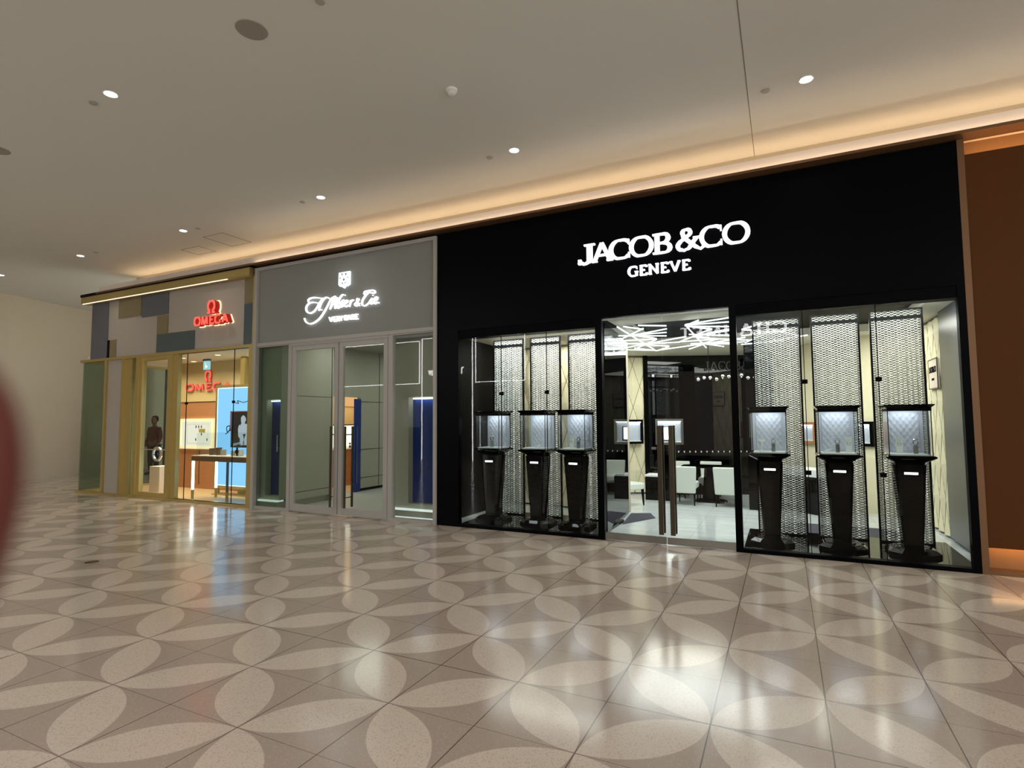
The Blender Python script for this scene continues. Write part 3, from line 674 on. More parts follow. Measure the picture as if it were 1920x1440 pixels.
# table, chairs and desk
def make_chair(label, loc, rz, back=True):
    r = thing('dining_chair', label, 'chair', loc, rz, 'white leather chairs in the black shop')
    B(-.2, .2, -.04, .40, .30, .42).build('seat', 'leather', r, .025)
    MB().loft([[(-.19, -.06, .22), (.19, -.06, .22), (.19, .0, .22), (-.19, .0, .22)], [(-.215, -.09, .72), (.215, -.09, .72), (.215, -.03, .72), (-.215, -.03, .72)]]).build('backrest', 'leather', r, .02)
    for sx in (-1, 1):
        for y, o_ in ((-.02, -.04), (.36, .03)):
            MB().loft([[(sx*.17+a, y+o_+b, 0) for a, b in ((-.01, -.01), (.01, -.01), (.01, .01), (-.01, .01))], [(sx*.17+a, y+b, .31) for a, b in ((-.02, -.02), (.02, -.02), (.02, .02), (-.02, .02))]]).build('leg', 'black_matte', r)
    return r
ch0 = make_chair('white leather chair seen from behind, just right of the door handles', (-1.71, 3.56, 0), 0)
copy_thing(ch0, (-.99, 3.56, 0), 'white leather chair seen from behind, beside the right door post', 0)
copy_thing(ch0, (-1.40, 4.90, 0), 'white leather chair facing the doors across the black table', PI)
copy_thing(ch0, (-2.75, 2.95, 0), 'white leather chair half hidden behind the dark glossy wall', -.5)
copy_thing(ch0, (-2.02, 4.80, 0), 'white leather chair behind the dark desk in front of the lit back-wall box', PI)
tb = thing('table', 'glossy black round-cornered table between the white chairs', 'table', (-1.33, 4.2, 0))
MB().loft([octo(1.05, .6, .66, .5), octo(1.05, .6, .69, .5)]).build('tabletop', 'black_gloss', tb)
MB().loft([octo(.3, .3, 0, .5), octo(.2, .2, .66, .5)]).build('stem', 'black_gloss', tb)
MB().loft([octo(.6, .45, 0, .5), octo(.55, .42, .03, .5)]).build('foot', 'black_gloss', tb)
dk = thing('sales_desk', 'dark glossy desk with a white top behind the left door leaf', 'desk', (-2.38, 4.12, 0))
B(-.16, .32, -.2, .2, 0, .46).build('body', 'black_gloss', dk, .01); B(-.17, .12, -.21, .21, .46, .50).build('top', 'white', dk, .01)
cn = thing('side_counter', 'low dark display counter under the lit back-wall box', 'counter', (-1.60, 5.30, 0), wang)
B(-.75, 1.0, -.12, .05, 0, .86).build('body', 'black_gloss', cn); B(-.76, 1.01, -.13, .06, .86, .89).build('top', 'black_gloss', cn)
for k in range(14):
    q = MB().lathe([(.012, 0), (.012, .018), (.008, .03), (.001, .034)], (0, 0, 0), 10).build('ring_display', 'white')
    t_ = -.65+k*.12; q.location = (-1.60+t_*wd.x+.08*wd.y, 5.30+t_*wd.y-.08*wd.x, .89); tag(q, 'tiny pale ring cone in a row on the dark counter under the back wall', 'ring display', 'ring cones on the dark counter')
ct = thing('glass_counter', 'low white-topped counter seen through the gap beside the middle right-window screen', 'counter', (.34, 3.6, 0), -.76)
B(-.55, .5, -.2, .2, 0, .62).build('body', 'black_gloss', ct); B(-.57, .52, -.22, .22, .62, .74).build('top', 'white', ct)

# ================================================================ GREY SHOP (middle)
struct(MB().box(-8.97, -4.87, -.02, .10, 3.06, 4.53).build('wall_front_grey', 'grey_panel'), 'plain warm-grey fascia of the middle shop')
struct(MB().box(-9.0, -8.93, -.07, .08, 0, 4.54).box(-4.92, -4.87, -.07, .08, 0, 4.54).box(-8.93, -4.92, -.07, .06, 4.48, 4.54).box(-8.93, -4.92, -.05, .08, 3.03, 3.09).build('trim_9', 'grey_frame'), 'light grey metal surround of the middle shop')
shop_window('window_3', -8.95, -8.03, 0, 3.03, [], .05, 'grey_frame', 'glass_dark', wl=.02, wr=.08, wt=.02, wb=.05, label='narrow left side window of the grey shop')
shop_window('window_4', -5.83, -4.92, 0, 3.03, [], .05, 'grey_frame', 'glass', wl=.09, wr=.02, wt=.02, wb=.05, label='narrow right side window of the grey shop')
d = struct(empty('door_2', (-6.9, 0, 0)), 'grey framed glass double door of the middle shop')
struct(B(-8.03, -5.83, -.04, .07, 2.98, 3.03).build('trim_10', 'grey_frame'))
for x0, x1, hx in ((-1.12, -.01, -.10), (.01, 1.06, .22)):
    lf = MB().frame(x0, x1, .02, 2.98, .085, -.03, .03, .12).build('door_leaf', 'grey_frame', d, .003)
    B(x0+.085, x1-.085, -.004, .006, .14, 2.895).build('pane', 'glass', lf)
    h = MB()
    for yy in (-.09, .09): h.box(hx-.014, hx+.014, yy-.014, yy+.014, .15, 1.52)
    for zz in (.32, 1.38): h.tube((hx, -.09, zz), (hx, .09, zz), .009)
    h.build('pull_handle', 'dark_bronze', lf)
# script sign
ss = thing('shop_sign', 'white glowing handwriting-style letters H. Moser & Cie. with VERY RARE and a shield crest', 'sign', (-6.9, -.02, 3.3))
def sz(a): p_ = atY(560+a[0]/11.294, 500+a[1]/11.294, -.05); return (p_.x+6.9, p_.z-3.3)
def smooth(pts, k=5):
    out = []; n = len(pts)
    for i in range(n-1):
        p0_, p1, p2, p3 = pts[max(i-1, 0)], pts[i], pts[i+1], pts[min(i+2, n-1)]
        for s_ in range(k):
            t = s_/k; out.append(tuple(.5*((2*p1[c])+(-p0_[c]+p2[c])*t+(2*p0_[c]-5*p1[c]+4*p2[c]-p3[c])*t*t+(-p0_[c]+3*p1[c]-3*p2[c]+p3[c])*t**3) for c in (0, 1)))
    return out+[pts[-1]]
SCR = {'H': [[(655, 680), (600, 650), (535, 680), (475, 770), (440, 870), (430, 935)], [(525, 665), (450, 750), (390, 860), (320, 950), (235, 985), (170, 945), (160, 860), (215, 780), (300, 755), (390, 765), (470, 790)],
               [(225, 770), (200, 715), (250, 670), (350, 655), (440, 665), (520, 670)]],
       '.': [[(465, 915), (490, 912)]],
       'M': [[(120, 1090), (150, 1165), (230, 1210), (330, 1185), (440, 1100), (530, 975), (610, 830), (690, 680), (780, 625)], [(745, 660), (705, 780), (660, 905)], [(660, 900), (730, 770), (800, 670), (820, 655)],
             [(825, 655), (780, 780), (765, 890)], [(765, 890), (830, 760), (880, 650), (930, 595), (985, 605)]],
       'o': [[(870, 740), (820, 800), (815, 870), (850, 870), (885, 800), (870, 740)]],
       's': [[(960, 700), (920, 730), (925, 780), (935, 830), (890, 860)]],
       'e': [[(975, 790), (1030, 750), (1030, 710), (985, 740), (970, 820), (1000, 850), (1050, 810)]],
       'r': [[(1100, 710), (1075, 850)], [(1085, 790), (1120, 720), (1165, 705)]],
       '&': [[(1290, 830), (1235, 740), (1240, 680), (1275, 690), (1230, 750), (1185, 800), (1220, 835), (1290, 770)]],
       'C': [[(1380, 590), (1400, 530), (1480, 510), (1590, 500), (1615, 545), (1560, 560), (1480, 545), (1400, 630), (1345, 730), (1350, 815), (1410, 825), (1480, 770), (1530, 690)]],
       'i': [[(1555, 660), (1525, 740), (1530, 790), (1580, 760)], [(1570, 600), (1575, 615)]],
       'e2': [[(1600, 730), (1660, 690), (1665, 645), (1620, 660), (1590, 730), (1610, 785), (1670, 750)]],
       'dot': [[(1680, 765), (1700, 762)]]}
for k, sts in SCR.items():
    mb = MB()
    for st in sts:
        q = [sz(a) for a in (smooth(st) if len(st) > 2 else st)]
        ww = .017 if len(st) > 2 else .02
        if k in 'ose&i' and k != 'M': ww = .015
        ribbon(mb, q, lambda t, d_: ww*(0.75+.5*math.sin(PI*min(max(t, .05), .95))), -.045, -.01, lambda x, z: (x, z))
    mb.build('letter', 'sign_white', ss)
vr = [('V', 635, 730, 1175), ('E', 735, 795, 1170), ('R', 805, 865, 1163), ('Y', 860, 935, 1155), ('R', 960, 1025, 1145), ('A', 1025, 1110, 1135), ('R', 1115, 1180, 1128), ('E', 1190, 1255, 1120)]
for ch, a, b, zy in vr:
    p0_, p1 = sz((a, zy)), sz((b, zy)); letter(ch, p0_[0], p1[0], p0_[1], p0_[1]+.095, -.045, -.01, serif=False, thick=.14).build('letter', 'sign_white', ss)
sh = [sz(a) for a in ((860, 135), (1090, 95), (1085, 370), (1040, 405), (1000, 410), (965, 460), (930, 425), (880, 425), (852, 390))]
cr = MB().prism(sh, -.045, -.01).build('crest', mat('crest_white', (.02, .02, .02, 1), .5, emit=(.8, .93, 1, 1), es=1.6), ss)
mk = MB()
for tri in (((915, 150), (950, 150), (935, 200)), ((990, 145), (1030, 140), (1020, 195)), ((970, 240), (995, 290), (945, 300)), ((880, 240), (905, 230), (890, 280)), ((1040, 215), (1062, 215), (1055, 260)),
            ((915, 330), (945, 350), (960, 345)), ((925, 345), (950, 350), (945, 390)), ((975, 345), (1000, 335), (990, 365)), ((1005, 315), (1025, 340), (1005, 345))):
    MB().prism([sz(a) for a in tri], -.048, -.044).build('crest_mark', 'grey_panel', cr)

# interior
LW = -8.4
struct(MB().box(-8.97, -4.87, .1, 7.5, 3.25, 3.35).build('ceiling', 'sage'))
lw = MB().box(LW-.1, LW, .34, 1.38, .27, 3.25).box(LW-.1, LW, .34, 1.38, .12, .255).box(LW-.14, LW-.04, .34, 1.38, .255, .27).box(LW-.16, LW-.06, .34, 1.36, -.005, .12)
struct(lw.build('wall_grey_shop_left', 'sage'))
struct(B(LW-.006, LW+.002, .34, 1.38, 2.10, 2.108).build('trim_11', 'black_matte'))
fw = MB().loft([[(-8.85, 2.76, .06), (-8.85, 2.76, 3.25), (-8.95, 2.76, 3.25), (-8.95, 2.76, .06)], [(-8.80, 7.4, .06), (-8.80, 7.4, 3.25), (-8.9, 7.4, 3.25), (-8.9, 7.4, .06)]])
struct(fw.build('wall_grey_shop_left', 'sage'))
struct(B(-8.93, -8.88, 2.76, 7.4, -.005, .07).build('baseboard_left', 'black_matte'))
struct(MB().box(-8.95, -8.85, 1.15, 2.76, 2.16, 3.25).box(-8.97, -8.4, 1.36, 1.42, 0, 3.25).build('wall_grey_shop_left', 'sage'))
for y in (3.41, 4.3, 5.3): struct(B(-8.852, -8.838, y, y+.012, .07, 3.25).build('trim_12', 'black_matte'))
for z in (.30, .95, 2.06): struct(B(-8.853, -8.838, 2.77, 7.3, z, z+.008).build('trim_13', 'black_matte'))
struct(B(-9.0, -4.87, 7.4, 7.5, 0, 3.3).build('wall_grey_shop_back', 'sage'))
bd = thing('blue_door', 'dark blue door leaf standing open at the warm-lit passage', 'door', (-8.84, 2.55, 0)); B(-.02, .02, .0, .2, -.004, 2.12).build('leaf', 'blue', bd); MB().tube((.04, .05, .2), (.04, .05, 1.5), .008).build('handle', 'steel', bd)
# warm display room beyond the passage
struct(B(-10.35, -10.25, 1.3, 4.6, 0, 2.7).build('wall_warm_room', 'beige')); struct(B(-10.35, -8.97, 4.5, 4.6, 0, 2.7).build('wall_warm_room', 'wood')); struct(B(-10.35, -8.97, 1.25, 4.6, 2.6, 2.7).build('ceiling', 'shop_white'))
wc = thing('wall_cabinet', 'warm-lit watch cabinet seen through the passage of the grey shop', 'cabinet', (-10.25, 3.0, 0))
B(0, .30, -1.5, 1.45, 0, .90).build('base', 'wood', wc); B(0, .03, -1.5, 1.45, 2.0, 2.4).build('top_band', emis('orange_band', (1, .50, .2, 1), .9), wc)
B(0, .02, -1.5, 1.45, .95, 1.5).build('light_panel', emis('warm_panel', (1, .9, .72, 1), 1.6), wc); B(0, .32, -1.5, 1.45, .90, .93).build('shelf', 'white', wc)
B(0, .03, -1.5, 1.45, 1.5, 1.53).build('rail', 'dark_bronze', wc)
for k in range(18):
    y = 1.75+k*.15; o = MB().box(-.02, .02, -.02, .02, 0, .03+.04*(k % 2)).sphere((0, 0, .07+.04*(k % 2)), .028, 6).build('wrist_watch', 'dark_bronze')
    o.location = (-10.05+.04*(k % 3), y, .93); tag(o, 'small dark watch standing on the warm-lit shelf beyond the grey shop', 'watch', 'watches on the warm-lit shelf')

# display niches in the side windows
def niche(x0, x1, y0, side, label, bz0, bz1, bx0, bx1, dp=.5):
    r = thing('display_niche', label, 'display niche', ((x0+x1)/2, y0, 0)); w = (x1-x0)/2; a, b = bx0-(x0+x1)/2, bx1-(x0+x1)/2
    f = MB().box(-w, a, 0, dp, .16, 3.2).box(b, w, 0, dp, .16, 3.2).box(a, b, 0, dp, bz1, 3.2).box(a, b, 0, dp, .16, bz0)
    f.build('surround', 'sage', r)
    B(a, b, .13, .2, bz0, bz1).build('blue_panel', 'blue', r)
    B(-w-.04*(dp>.3), w, -.06, dp, 0, .13).build('plinth', 'sage', r); B(-w, w, -.05, .1, .13, .16).build('light_ledge', M['pale_led'], r)
    B(-w, w, -.075, -.062, 0, .03).build('light_strip', M['pale_led'], r)
    B(a+.05, b-.05, .06, .11, bz1-.03, bz1-.012).build('lamp', 'led_white', r)
    return r
M['pale_led'] = emis('pale_led', (.9, 1, .96, 1), .8)
niche(-5.95, -4.98, .30, 1, 'right niche of the grey shop with a bright blue back panel', .24, 2.0, -5.66, -5.10)
niche(-8.95, -8.42, .10, -1, 'left niche of the grey shop with a dark blue back panel and slim handle', .24, 2.02, -8.80, -8.44, .20)
sl = thing('door_handle', 'slim pale handle on the dark blue panel of the left niche', 'handle', (-8.62, .22, 1.2)); B(-.008, .008, -.025, -.01, -.16, .16).build('grip', 'white', sl); B(-.006, .006, -.01, .009, -.1, -.08).build('mount', 'white', sl)

# ================================================================ GOLD-FRAMED SHOP (left)
hd = thing('canopy', 'gold metal canopy with a light line along the top of the leftmost shopfront', 'canopy', (-11.9, 0, 4.36))
B(-2.9, 2.83, -.14, .1, .05, .20).build('fascia', 'gold', hd); B(-2.9, 2.9, -.16, .1, .20, .26).build('cap', 'black', hd)
B(-2.85, 2.83, -.12, -.02, .03, .05).build('soffit', 'gold', hd); B(-2.85, 2.2, -.134, -.12, .036, .046).build('light_line', 'cream_led', hd)
struct(MB().box(-14.5, -9.02, .0, .1, 3.09, 4.42).build('wall_front_taupe', 'taupe'), 'taupe patchwork fascia wall of the leftmost shop')
PT = [(-14.56, -13.9, 3.09, 4.41, 'slate', 'tall slate-blue end panel at the left edge of the patchwork fascia'), (-13.8, -13.56, 3.09, 3.50, 'goldglass', 'small beige square at the lower left of the patchwork fascia'),
      (-13.50, -12.66, 3.97, 4.40, 'goldglass', 'champagne glass panel at the upper left of the patchwork fascia'), (-12.63, -11.70, 3.92, 4.39, 'slate', 'slate-blue rectangle at the top middle of the patchwork fascia'),
      (-12.07, -11.70, 3.51, 3.90, 'goldglass', 'small pale champagne square below the slate rectangle'), (-12.07, -10.81, 3.11, 3.50, 'mirror_blue', 'blue mirrored rectangle above the gold-framed door'),
      (-9.34, -9.08, 3.90, 4.39, 'goldglass', 'narrow champagne strip at the upper right end of the patchwork'), (-9.34, -9.08, 3.11, 3.89, 'mirror_blue', 'narrow blue mirrored strip at the lower right end of the patchwork')]
for x0, x1, z0, z1, m_, l in PT: tag(B(x0, x1, -.016, -.001, z0, z1).build('facade_panel', m_), l, 'panel', 'coloured panels of the patchwork fascia')
struct(B(-13.9, -13.82, -.016, 0, 3.09, 3.5).build('trim_14', 'black')); struct(B(-9.06, -9.0, -.05, .08, 0, 4.42).build('trim_15', 'gold'))
struct(MB().box(-14.9, -9.06, -.05, .08, 3.03, 3.09).build('trim_16', 'gold'), 'brass head rail over the leftmost shopfront')
struct(MB().box(-14.9, -9.06, -.05, .08, 0, .05).build('trim_17', 'gold'))
struct(B(-14.9, -14.84, .08, 2.2, 3.03, 3.09).build('trim_18', 'gold')); struct(B(-14.9, -14.84, .08, 2.2, 0, .05).build('trim_19', 'gold'))
def brass(x0, x1, y0=-.05, y1=.08, n='trim_20'): struct(B(x0, x1, y0, y1, .05, 3.03).build(n, 'gold'))
brass(-13.90, -13.82); brass(-13.24, -13.15); brass(-12.66, -12.56, -.08, .10); brass(-9.14, -9.06, -.05, .08)
r = struct(empty('window_5', (-14.9, 0, 0)), 'glass corner box at the left end of the gold-framed shop'); B(.01, 1.0, .01, .02, .05, 3.03).build('pane', 'glass_dark', r); B(.01, .02, .03, 2.2, .05, 3.03).build('side_pane', 'glass_dark', r)
struct(B(-13.82, -13.24, -.01, .05, .05, 3.03).build('wall_front_white_panel', 'taupe'))
r = struct(empty('window_6', (-13.15, 0, 0))); B(.25, .50, .01, .02, .05, 3.03).build('pane', 'glass_dark', r); B(0, .25, -.02, .25, .05, 3.03).build('brass_fin', 'gold', r)
# door with ring handle
d = struct(empty('door_3', (-12.03, 0, 0)), 'brass framed glass door with a round ring handle')
lf = MB().frame(-.53, .5, .05, 3.03, .085, -.04, .04, .09).build('door_leaf', 'gold', d, .003); B(-.445, .415, -.004, .006, .14, 2.945).build('pane', 'glass', lf)
hb = MB(); n = 28
for i in range(n):
    a, b = 2*PI*i/n, 2*PI*(i+1)/n
    hb.loft([[(.17+.155*math.cos(t)*k, y, .95+.155*math.sin(t)*k) for k, y in ((1, -.06), (1, -.03), (.72, -.03), (.72, -.06))] for t in (a, b)])
hb.box(-.42, .42, -.045, -.03, 1.03, 1.05); hb.build('ring_handle', 'chrome', lf)
brass(-11.53, -11.45); struct(B(-11.45, -11.28, -.02, .05, .05, 3.03).build('trim_21', 'gold'))
shop_window('window_7', -11.28, -9.06, 0, 3.09, [-11.05, -9.62], .03, 'gold', clips=[2.0], wl=.02, wr=.03, wt=.06, wb=.05, y0=-.045, y1=.03, label='wide right window of the gold-framed shop')

# red sign
so = thing('shop_sign', 'red illuminated OMEGA letters with a horseshoe mark and cream glow on the taupe fascia', 'sign', (-10.2, -.0, 3.5))
def omega_sign(parent, x0, W_, z0, h, y0, y1, halo, ox=0.0):
    ws = [glyph(c)[0] for c in 'OMEGA']; k = W_/(sum(ws)+.12*4); x = x0
    parts = [('W', x0+W_*.5-h*.62, x0+W_*.5+h*.62, z0+h*1.22, z0+h*2.62)]
    for c_, w_ in zip('OMEGA', ws): parts.append((c_, x, x+w_*k, z0, z0+h)); x += (w_+.12)*k
    for c_, a, b, za, zb in parts:
        th = .16 if c_ != 'W' else .13
        letter(c_, a, b, za, zb, y0, y0+.012, serif=False, thick=th).build('letter_face', 'red_face', parent)
        letter(c_, a, b, za, zb, y0+.012, y1-.02, serif=False, thick=th).build('letter_body', 'red_side', parent)
        if halo: letter(c_, a-.01, b+.01, za-.012, zb+.012, y1-.02, y1, serif=False, thick=th*1.25).build('glow', 'halo', parent)
omega_sign(so, -.46, 1.02, .045, .185, -.14, -.005, True)

# interior of the gold-framed shop
struct(B(-14.9, -9.0, .1, 5.0, 3.09, 3.2).build('ceiling', 'shop_white'))
for k, (x, y) in enumerate(((-12.4, .8), (-11.2, .8), (-10.0, .8), (-9.6, 1.5), (-12.9, 1.4))):
    o = MB().lathe([(.001, -.006), (.05, -.006), (.06, -.002), (.06, 0), (.001, 0)], (0, 0, 0), 16).build('ceiling_spot', 'cream_led'); o.location = (x, y, 3.09)
    tag(o, 'small round white spot lamp in the gold-framed shop ceiling', 'ceiling spot', 'spot lamps in the gold-framed shop ceiling')
wl_ = Vector((1, .0, 0))
struct(B(-13.75, -11.0, 1.62, 1.72, 0, 2.12).build('wall_wood', 'wood')); struct(B(-13.75, -10.6, 1.60, 1.72, 2.12, 3.09).build('wall_beige', 'beige'))
struct(B(-11.0, -10.4, 2.6, 2.7, 0, 3.09).build('wall_beige', 'beige')); struct(B(-14.05, -13.75, 1.55, 1.72, 0, 3.09).build('wall_cream_end', 'cream_trim'))
struct(B(-13.62, -11.0, 1.612, 1.62, 2.11, 2.125).build('trim_22', 'black_matte'))
for x in (-12.9, -12.1): struct(B(x, x+.008, 1.61, 1.62, 0.1, .93).build('trim_23', 'black_matte'))
SZ0 = atY(370, 733, 1.55).z-2.2; SZH = atY(370, 719, 1.55).z-2.2-SZ0
s2 = thing('wall_sign', 'red OMEGA letters with a horseshoe mark on the beige inner wall behind the glass', 'sign', (-12.5, 1.6, 2.2))
omega_sign(s2, -.92, 1.68, SZ0, SZH, -.05, .0, False)
wc = thing('wall_display_case', 'bright cream-lit wall case with small watches on the wooden wall', 'display case', (-12.9, 1.62, 1.33))
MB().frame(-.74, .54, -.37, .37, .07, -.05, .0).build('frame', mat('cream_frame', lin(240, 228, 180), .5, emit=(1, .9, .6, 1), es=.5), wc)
B(-.67, .47, -.02, -.005, -.30, .30).build('back', emis('cream_back', (1, .95, .78, 1), .95), wc); MB().frame(-.45, .35, -.24, .24, .012, -.03, -.02).build('inner_frame', 'white', wc)
B(.0, .22, -.034, -.02, .03, .12).build('gold_plaque', mat('pale_gold', lin(200, 184, 96), .4, .3), wc)
for k, (x, z) in enumerate(((-.12, .17), (-.02, .17), (.08, .17), (.09, -.01), (-.12, -.14), (.3, -.14))):
    o = MB().lathe([(.001, -.006), (.018, -.006), (.02, 0), (.001, .001)], (0, 0, 0), 12, 'Y').box(-.01, .01, -.002, .004, -.035, .035).build('wrist_watch', 'dark_bronze'); o.location = (-12.9+x, 1.592, 1.33+z)
    tag(o, 'tiny watch on the cream-lit wall case of the gold-framed shop', 'watch', 'watches in the cream-lit wall case')
tag(B(-11.75, -11.5, 1.55, 1.62, 1.0, 1.68).build('wall_light', 'cream_led'), 'narrow bright vertical light beside the blue screen', 'light')
ex = thing('exit_sign', 'small hanging blue-white exit sign under the shop ceiling', 'sign', (-12.12, 1.2, 2.84)); B(-.1, .1, -.02, .02, .0, .2).build('box', emis('exit_blue', (.35, .75, .85, 1), .9), ex); B(-.11, .11, -.03, .03, .2, .25).build('housing', 'slate', ex)
mk = MB().box(-.03, .0, -.024, -.02, .03, .12).box(.01, .05, -.024, -.02, .05, .09); mk.sphere((-.015, -.022, .14), .014, 6); mk.build('symbol', 'white', ex)

# blue lit screen
bl = thing('poster_screen', 'tall bright sky-blue lit screen with a dark poster behind the glass table', 'screen', (-10.55, 1.1, 0))
X0, X1 = -.98, 1.38
B(X0, X1, -.03, .03, .2, 2.38).build('screen', 'screen_blue', bl); MB().frame(X0-.05, X1+.05, .14, 2.44, .05, -.04, .04).build('frame', 'gold', bl)
MB().frame(X0+.0, X1, .2, 2.38, .018, -.034, -.03).build('edge_light', emis('edge_glow', (.75, .92, 1, 1), 1.6), bl)
po = B(-.50, 1.2, -.04, -.03, 1.05, 1.83).build('poster', mat('poster_black', (.012, .012, .02, 1), .4), bl)
MB().box(-.54, 1.2, -.036, -.030, 1.83, 1.85).box(-.54, -.52, -.036, -.030, 1.40, 1.85).build('red_border', mat('border_red', lin(170, 52, 48), .5), bl)
g_ = MB()                            # pale figure in a bulky suit on the poster
for cx, cz, rx, rz_ in ((.22, 1.66, .085, .10), (.22, 1.46, .12, .14), (.10, 1.40, .045, .15), (.33, 1.42, .045, .16), (.18, 1.24, .06, .14), (.32, 1.22, .06, .13)):
    g_.prism([(cx-.32+rx*math.cos(2*PI*i/14)*random.uniform(.8, 1.1), cz+rz_*math.sin(2*PI*i/14)*random.uniform(.8, 1.1)) for i in range(14)], -.044, -.040)
g_.build('figure', emis('poster_pale', (.62, .74, .85, 1), .65), po)
g_ = MB()
for k in range(9): a = -.45+k*.09; g_.prism([(a, 1.08+.02*(k % 3)), (a+.16, 1.10+.03*(k % 2)), (a+.2, 1.16+.03*(k % 3)), (a+.05, 1.14)], -.0425, -.040)
g_.build('rocks', emis('poster_grey', (.35, .5, .62, 1), .5), po)
dk_ = mat('ink', (.01, .02, .05, 1), .5)
g_ = MB(); ribbon(g_, smooth([(-.42, 1.34), (-.30, 1.42), (-.28, 1.52), (-.38, 1.50), (-.36, 1.40), (-.22, 1.46), (-.1, 1.58), (-.14, 1.44), (-.18, 1.36)]), lambda t, d_: .022, -.046, -.041, lambda x, z: (x-.25, z)); ribbon(g_, smooth([(-.1, 1.58), (-.22, 1.45), (-.12, 1.47), (.0, 1.50)]), lambda t, d_: .02, -.046, -.041, lambda x, z: (x-.25, z)); g_.build('script', dk_, bl)
g_ = MB(); ribbon(g_, smooth([(-.06, 2.04), (.04, 2.02), (.0, 2.08), (.1, 2.06), (.2, 2.04), (.32, 2.06), (.4, 2.04), (.5, 2.06), (.62, 2.05), (.75, 2.06)]), lambda t, d_: .016, -.036, -.03, lambda x, z: (x-.32, z)); g_.build('script', dk_, bl)
lg = MB()
for x in (X0+.05, X0+.35, .2, 1.0): lg.box(x, x+.03, -.02, .02, 0, .16)
lg.box(X0, 1.2, -.12, .12, 0, .02); lg.build('stand', 'gold', bl)

# glass display table
tb = thing('display_table', 'dark-topped showcase table on slim lit legs with a glass case on top', 'display table', (-10.65, .55, 0))
B(-.60, 1.48, -.25, .25, .80, .90).build('apron', 'bronze_trim', tb); B(-.60, 1.48, -.25, .25, .90, .915).build('top', 'cream_trim', tb)
for x, y in ((-.58, -.22), (-.42, .20), (.52, -.24), (1.42, -.22)):
    l_ = B(x-.02, x+.02, y-.02, y+.02, 0, .20).build('leg', 'gold', tb)
    B(x-.018, x+.018, y-.018, y+.018, .20, .80).build('lit_tube', 'led_white' if x < 0 else 'slate', l_)
g_ = MB().box(-.5, 1.4, -.22, -.214, .915, 1.38).box(-.5, -.494, -.214, .21, .915, 1.38).box(-.5, 1.4, .21, .216, .915, 1.38).box(-.5, 1.4, -.22, .216, 1.38, 1.386); g_.build('case_glass', 'case_glass', tb)
for k, (x, w, h_) in enumerate(((-.28, .10, .14), (-.08, .06, .16), (.06, .05, .12), (.40, .10, .10), (.55, .12, .13))):
    o = B(-w/2, w/2, -.05, .05, 0, h_).build('display_block', ('bronze_trim', 'bronze_trim', 'taupe', 'taupe', 'white')[k], bevel=.003); o.location = (-10.65+x, .55, .915)
    tag(o, ('widest brown display block on the table, at its left end', 'tall narrow brown display block on the table', 'small taupe display block left of the table middle', 'low taupe display block right of the table middle', 'white display block under the round black watch')[k], 'display block', 'blocks on the showcase table')
o = MB().lathe([(.001, -.012), (.04, -.012), (.045, 0), (.04, .012), (.001, .012)], (0, 0, 0), 20, 'Y').box(-.022, .022, .0, .012, -.085, .085).build('wrist_watch', 'black_matte'); o.location = (-10.1, .487, 1.0); tag(o, 'black round-faced watch leaning on the white display block', 'watch')
# glowing branch ornament at the right window edge
ob = thing('crystal_ornament', 'cluster of glowing white crystal drops at the right edge of the window', 'chandelier', (-9.75, .9, 2.55))
MB().tube((0, 0, 0), (0, 0, .54), .004).build('cord', 'gold', ob)
for k in range(9): MB().sphere((random.uniform(-.06, .12), random.uniform(-.05, .05), random.uniform(-.2, .12)), .033, 6).build('drop', M['pale_bulb'] if 'pale_bulb' in M else M.setdefault('pale_bulb', emis('pale_bulb', (1, .97, .85, 1), 3)), ob)
tag(B(-11.03, -10.90, 1.25, 1.38, 0, 3.09).build('brass_post', 'gold'), 'slim brass post rising behind the left edge of the blue screen', 'post')
tag(B(-12.76, -12.40, .35, .65, 0, .64).build('plinth', 'cream_trim', bevel=.005), 'small cream plinth behind the glass door with the ring handle', 'plinth')
struct(B(-19.6, -16.4, 4.9, 5.0, 0, 4.0).build('wall_dark_partition', 'slate'), 'dark grey partition far behind the gold-framed door')

# ================================================================ MALL CEILING FITTINGS AND FLOOR BOX
def downlight(loc, label):
    r = thing('downlight', label, 'downlight', loc, 0, 'round recessed ceiling downlights')
    MB().lathe([(.075, 0), (.075, -.004), (.066, -.006), (.062, 0)], (0, 0, 0), 28).build('ring', 'white', r)
    MB().lathe([(.001, -.002), (.058, -.002), (.058, .0), (.001, .0)], (0, 0, 0), 24).build('lens', 'lamp', r); return r
dl0 = downlight((ROW_A[0][0], ROW_A[0][1], CROWN-.001), 'downlight of the cove-side row beyond the right edge')
ordn = ['rightmost bright downlight, near the ceiling joint above the black shop', 'downlight above the left end of the black fascia', 'downlight above the grey shop', 'downlight above the gold-framed shop beside the ceiling hatch outlines',
        'small downlight above the left end of the cove', 'smallest downlight at the left edge of the ceiling']
for (x, y), l in zip(ROW_A[1:], ordn): copy_thing(dl0, (x, y, CROWN-.001), l)
for k, (x, y) in enumerate(ROW_B):
    copy_thing(dl0, (x, y, CROWN-.001), 'large bright downlight alone at the upper left' if k == 3 else 'downlight of the second ceiling row outside the view')
for x, y in ROW_C: copy_thing(dl0, (x, y, CROWN-.001), 'downlight of the rear ceiling row outside the view')
copy_thing(dl0, (*atZ(162, 568, CROWN)[:2], CROWN-.001), 'tiny downlight just off the left end of the gold canopy')
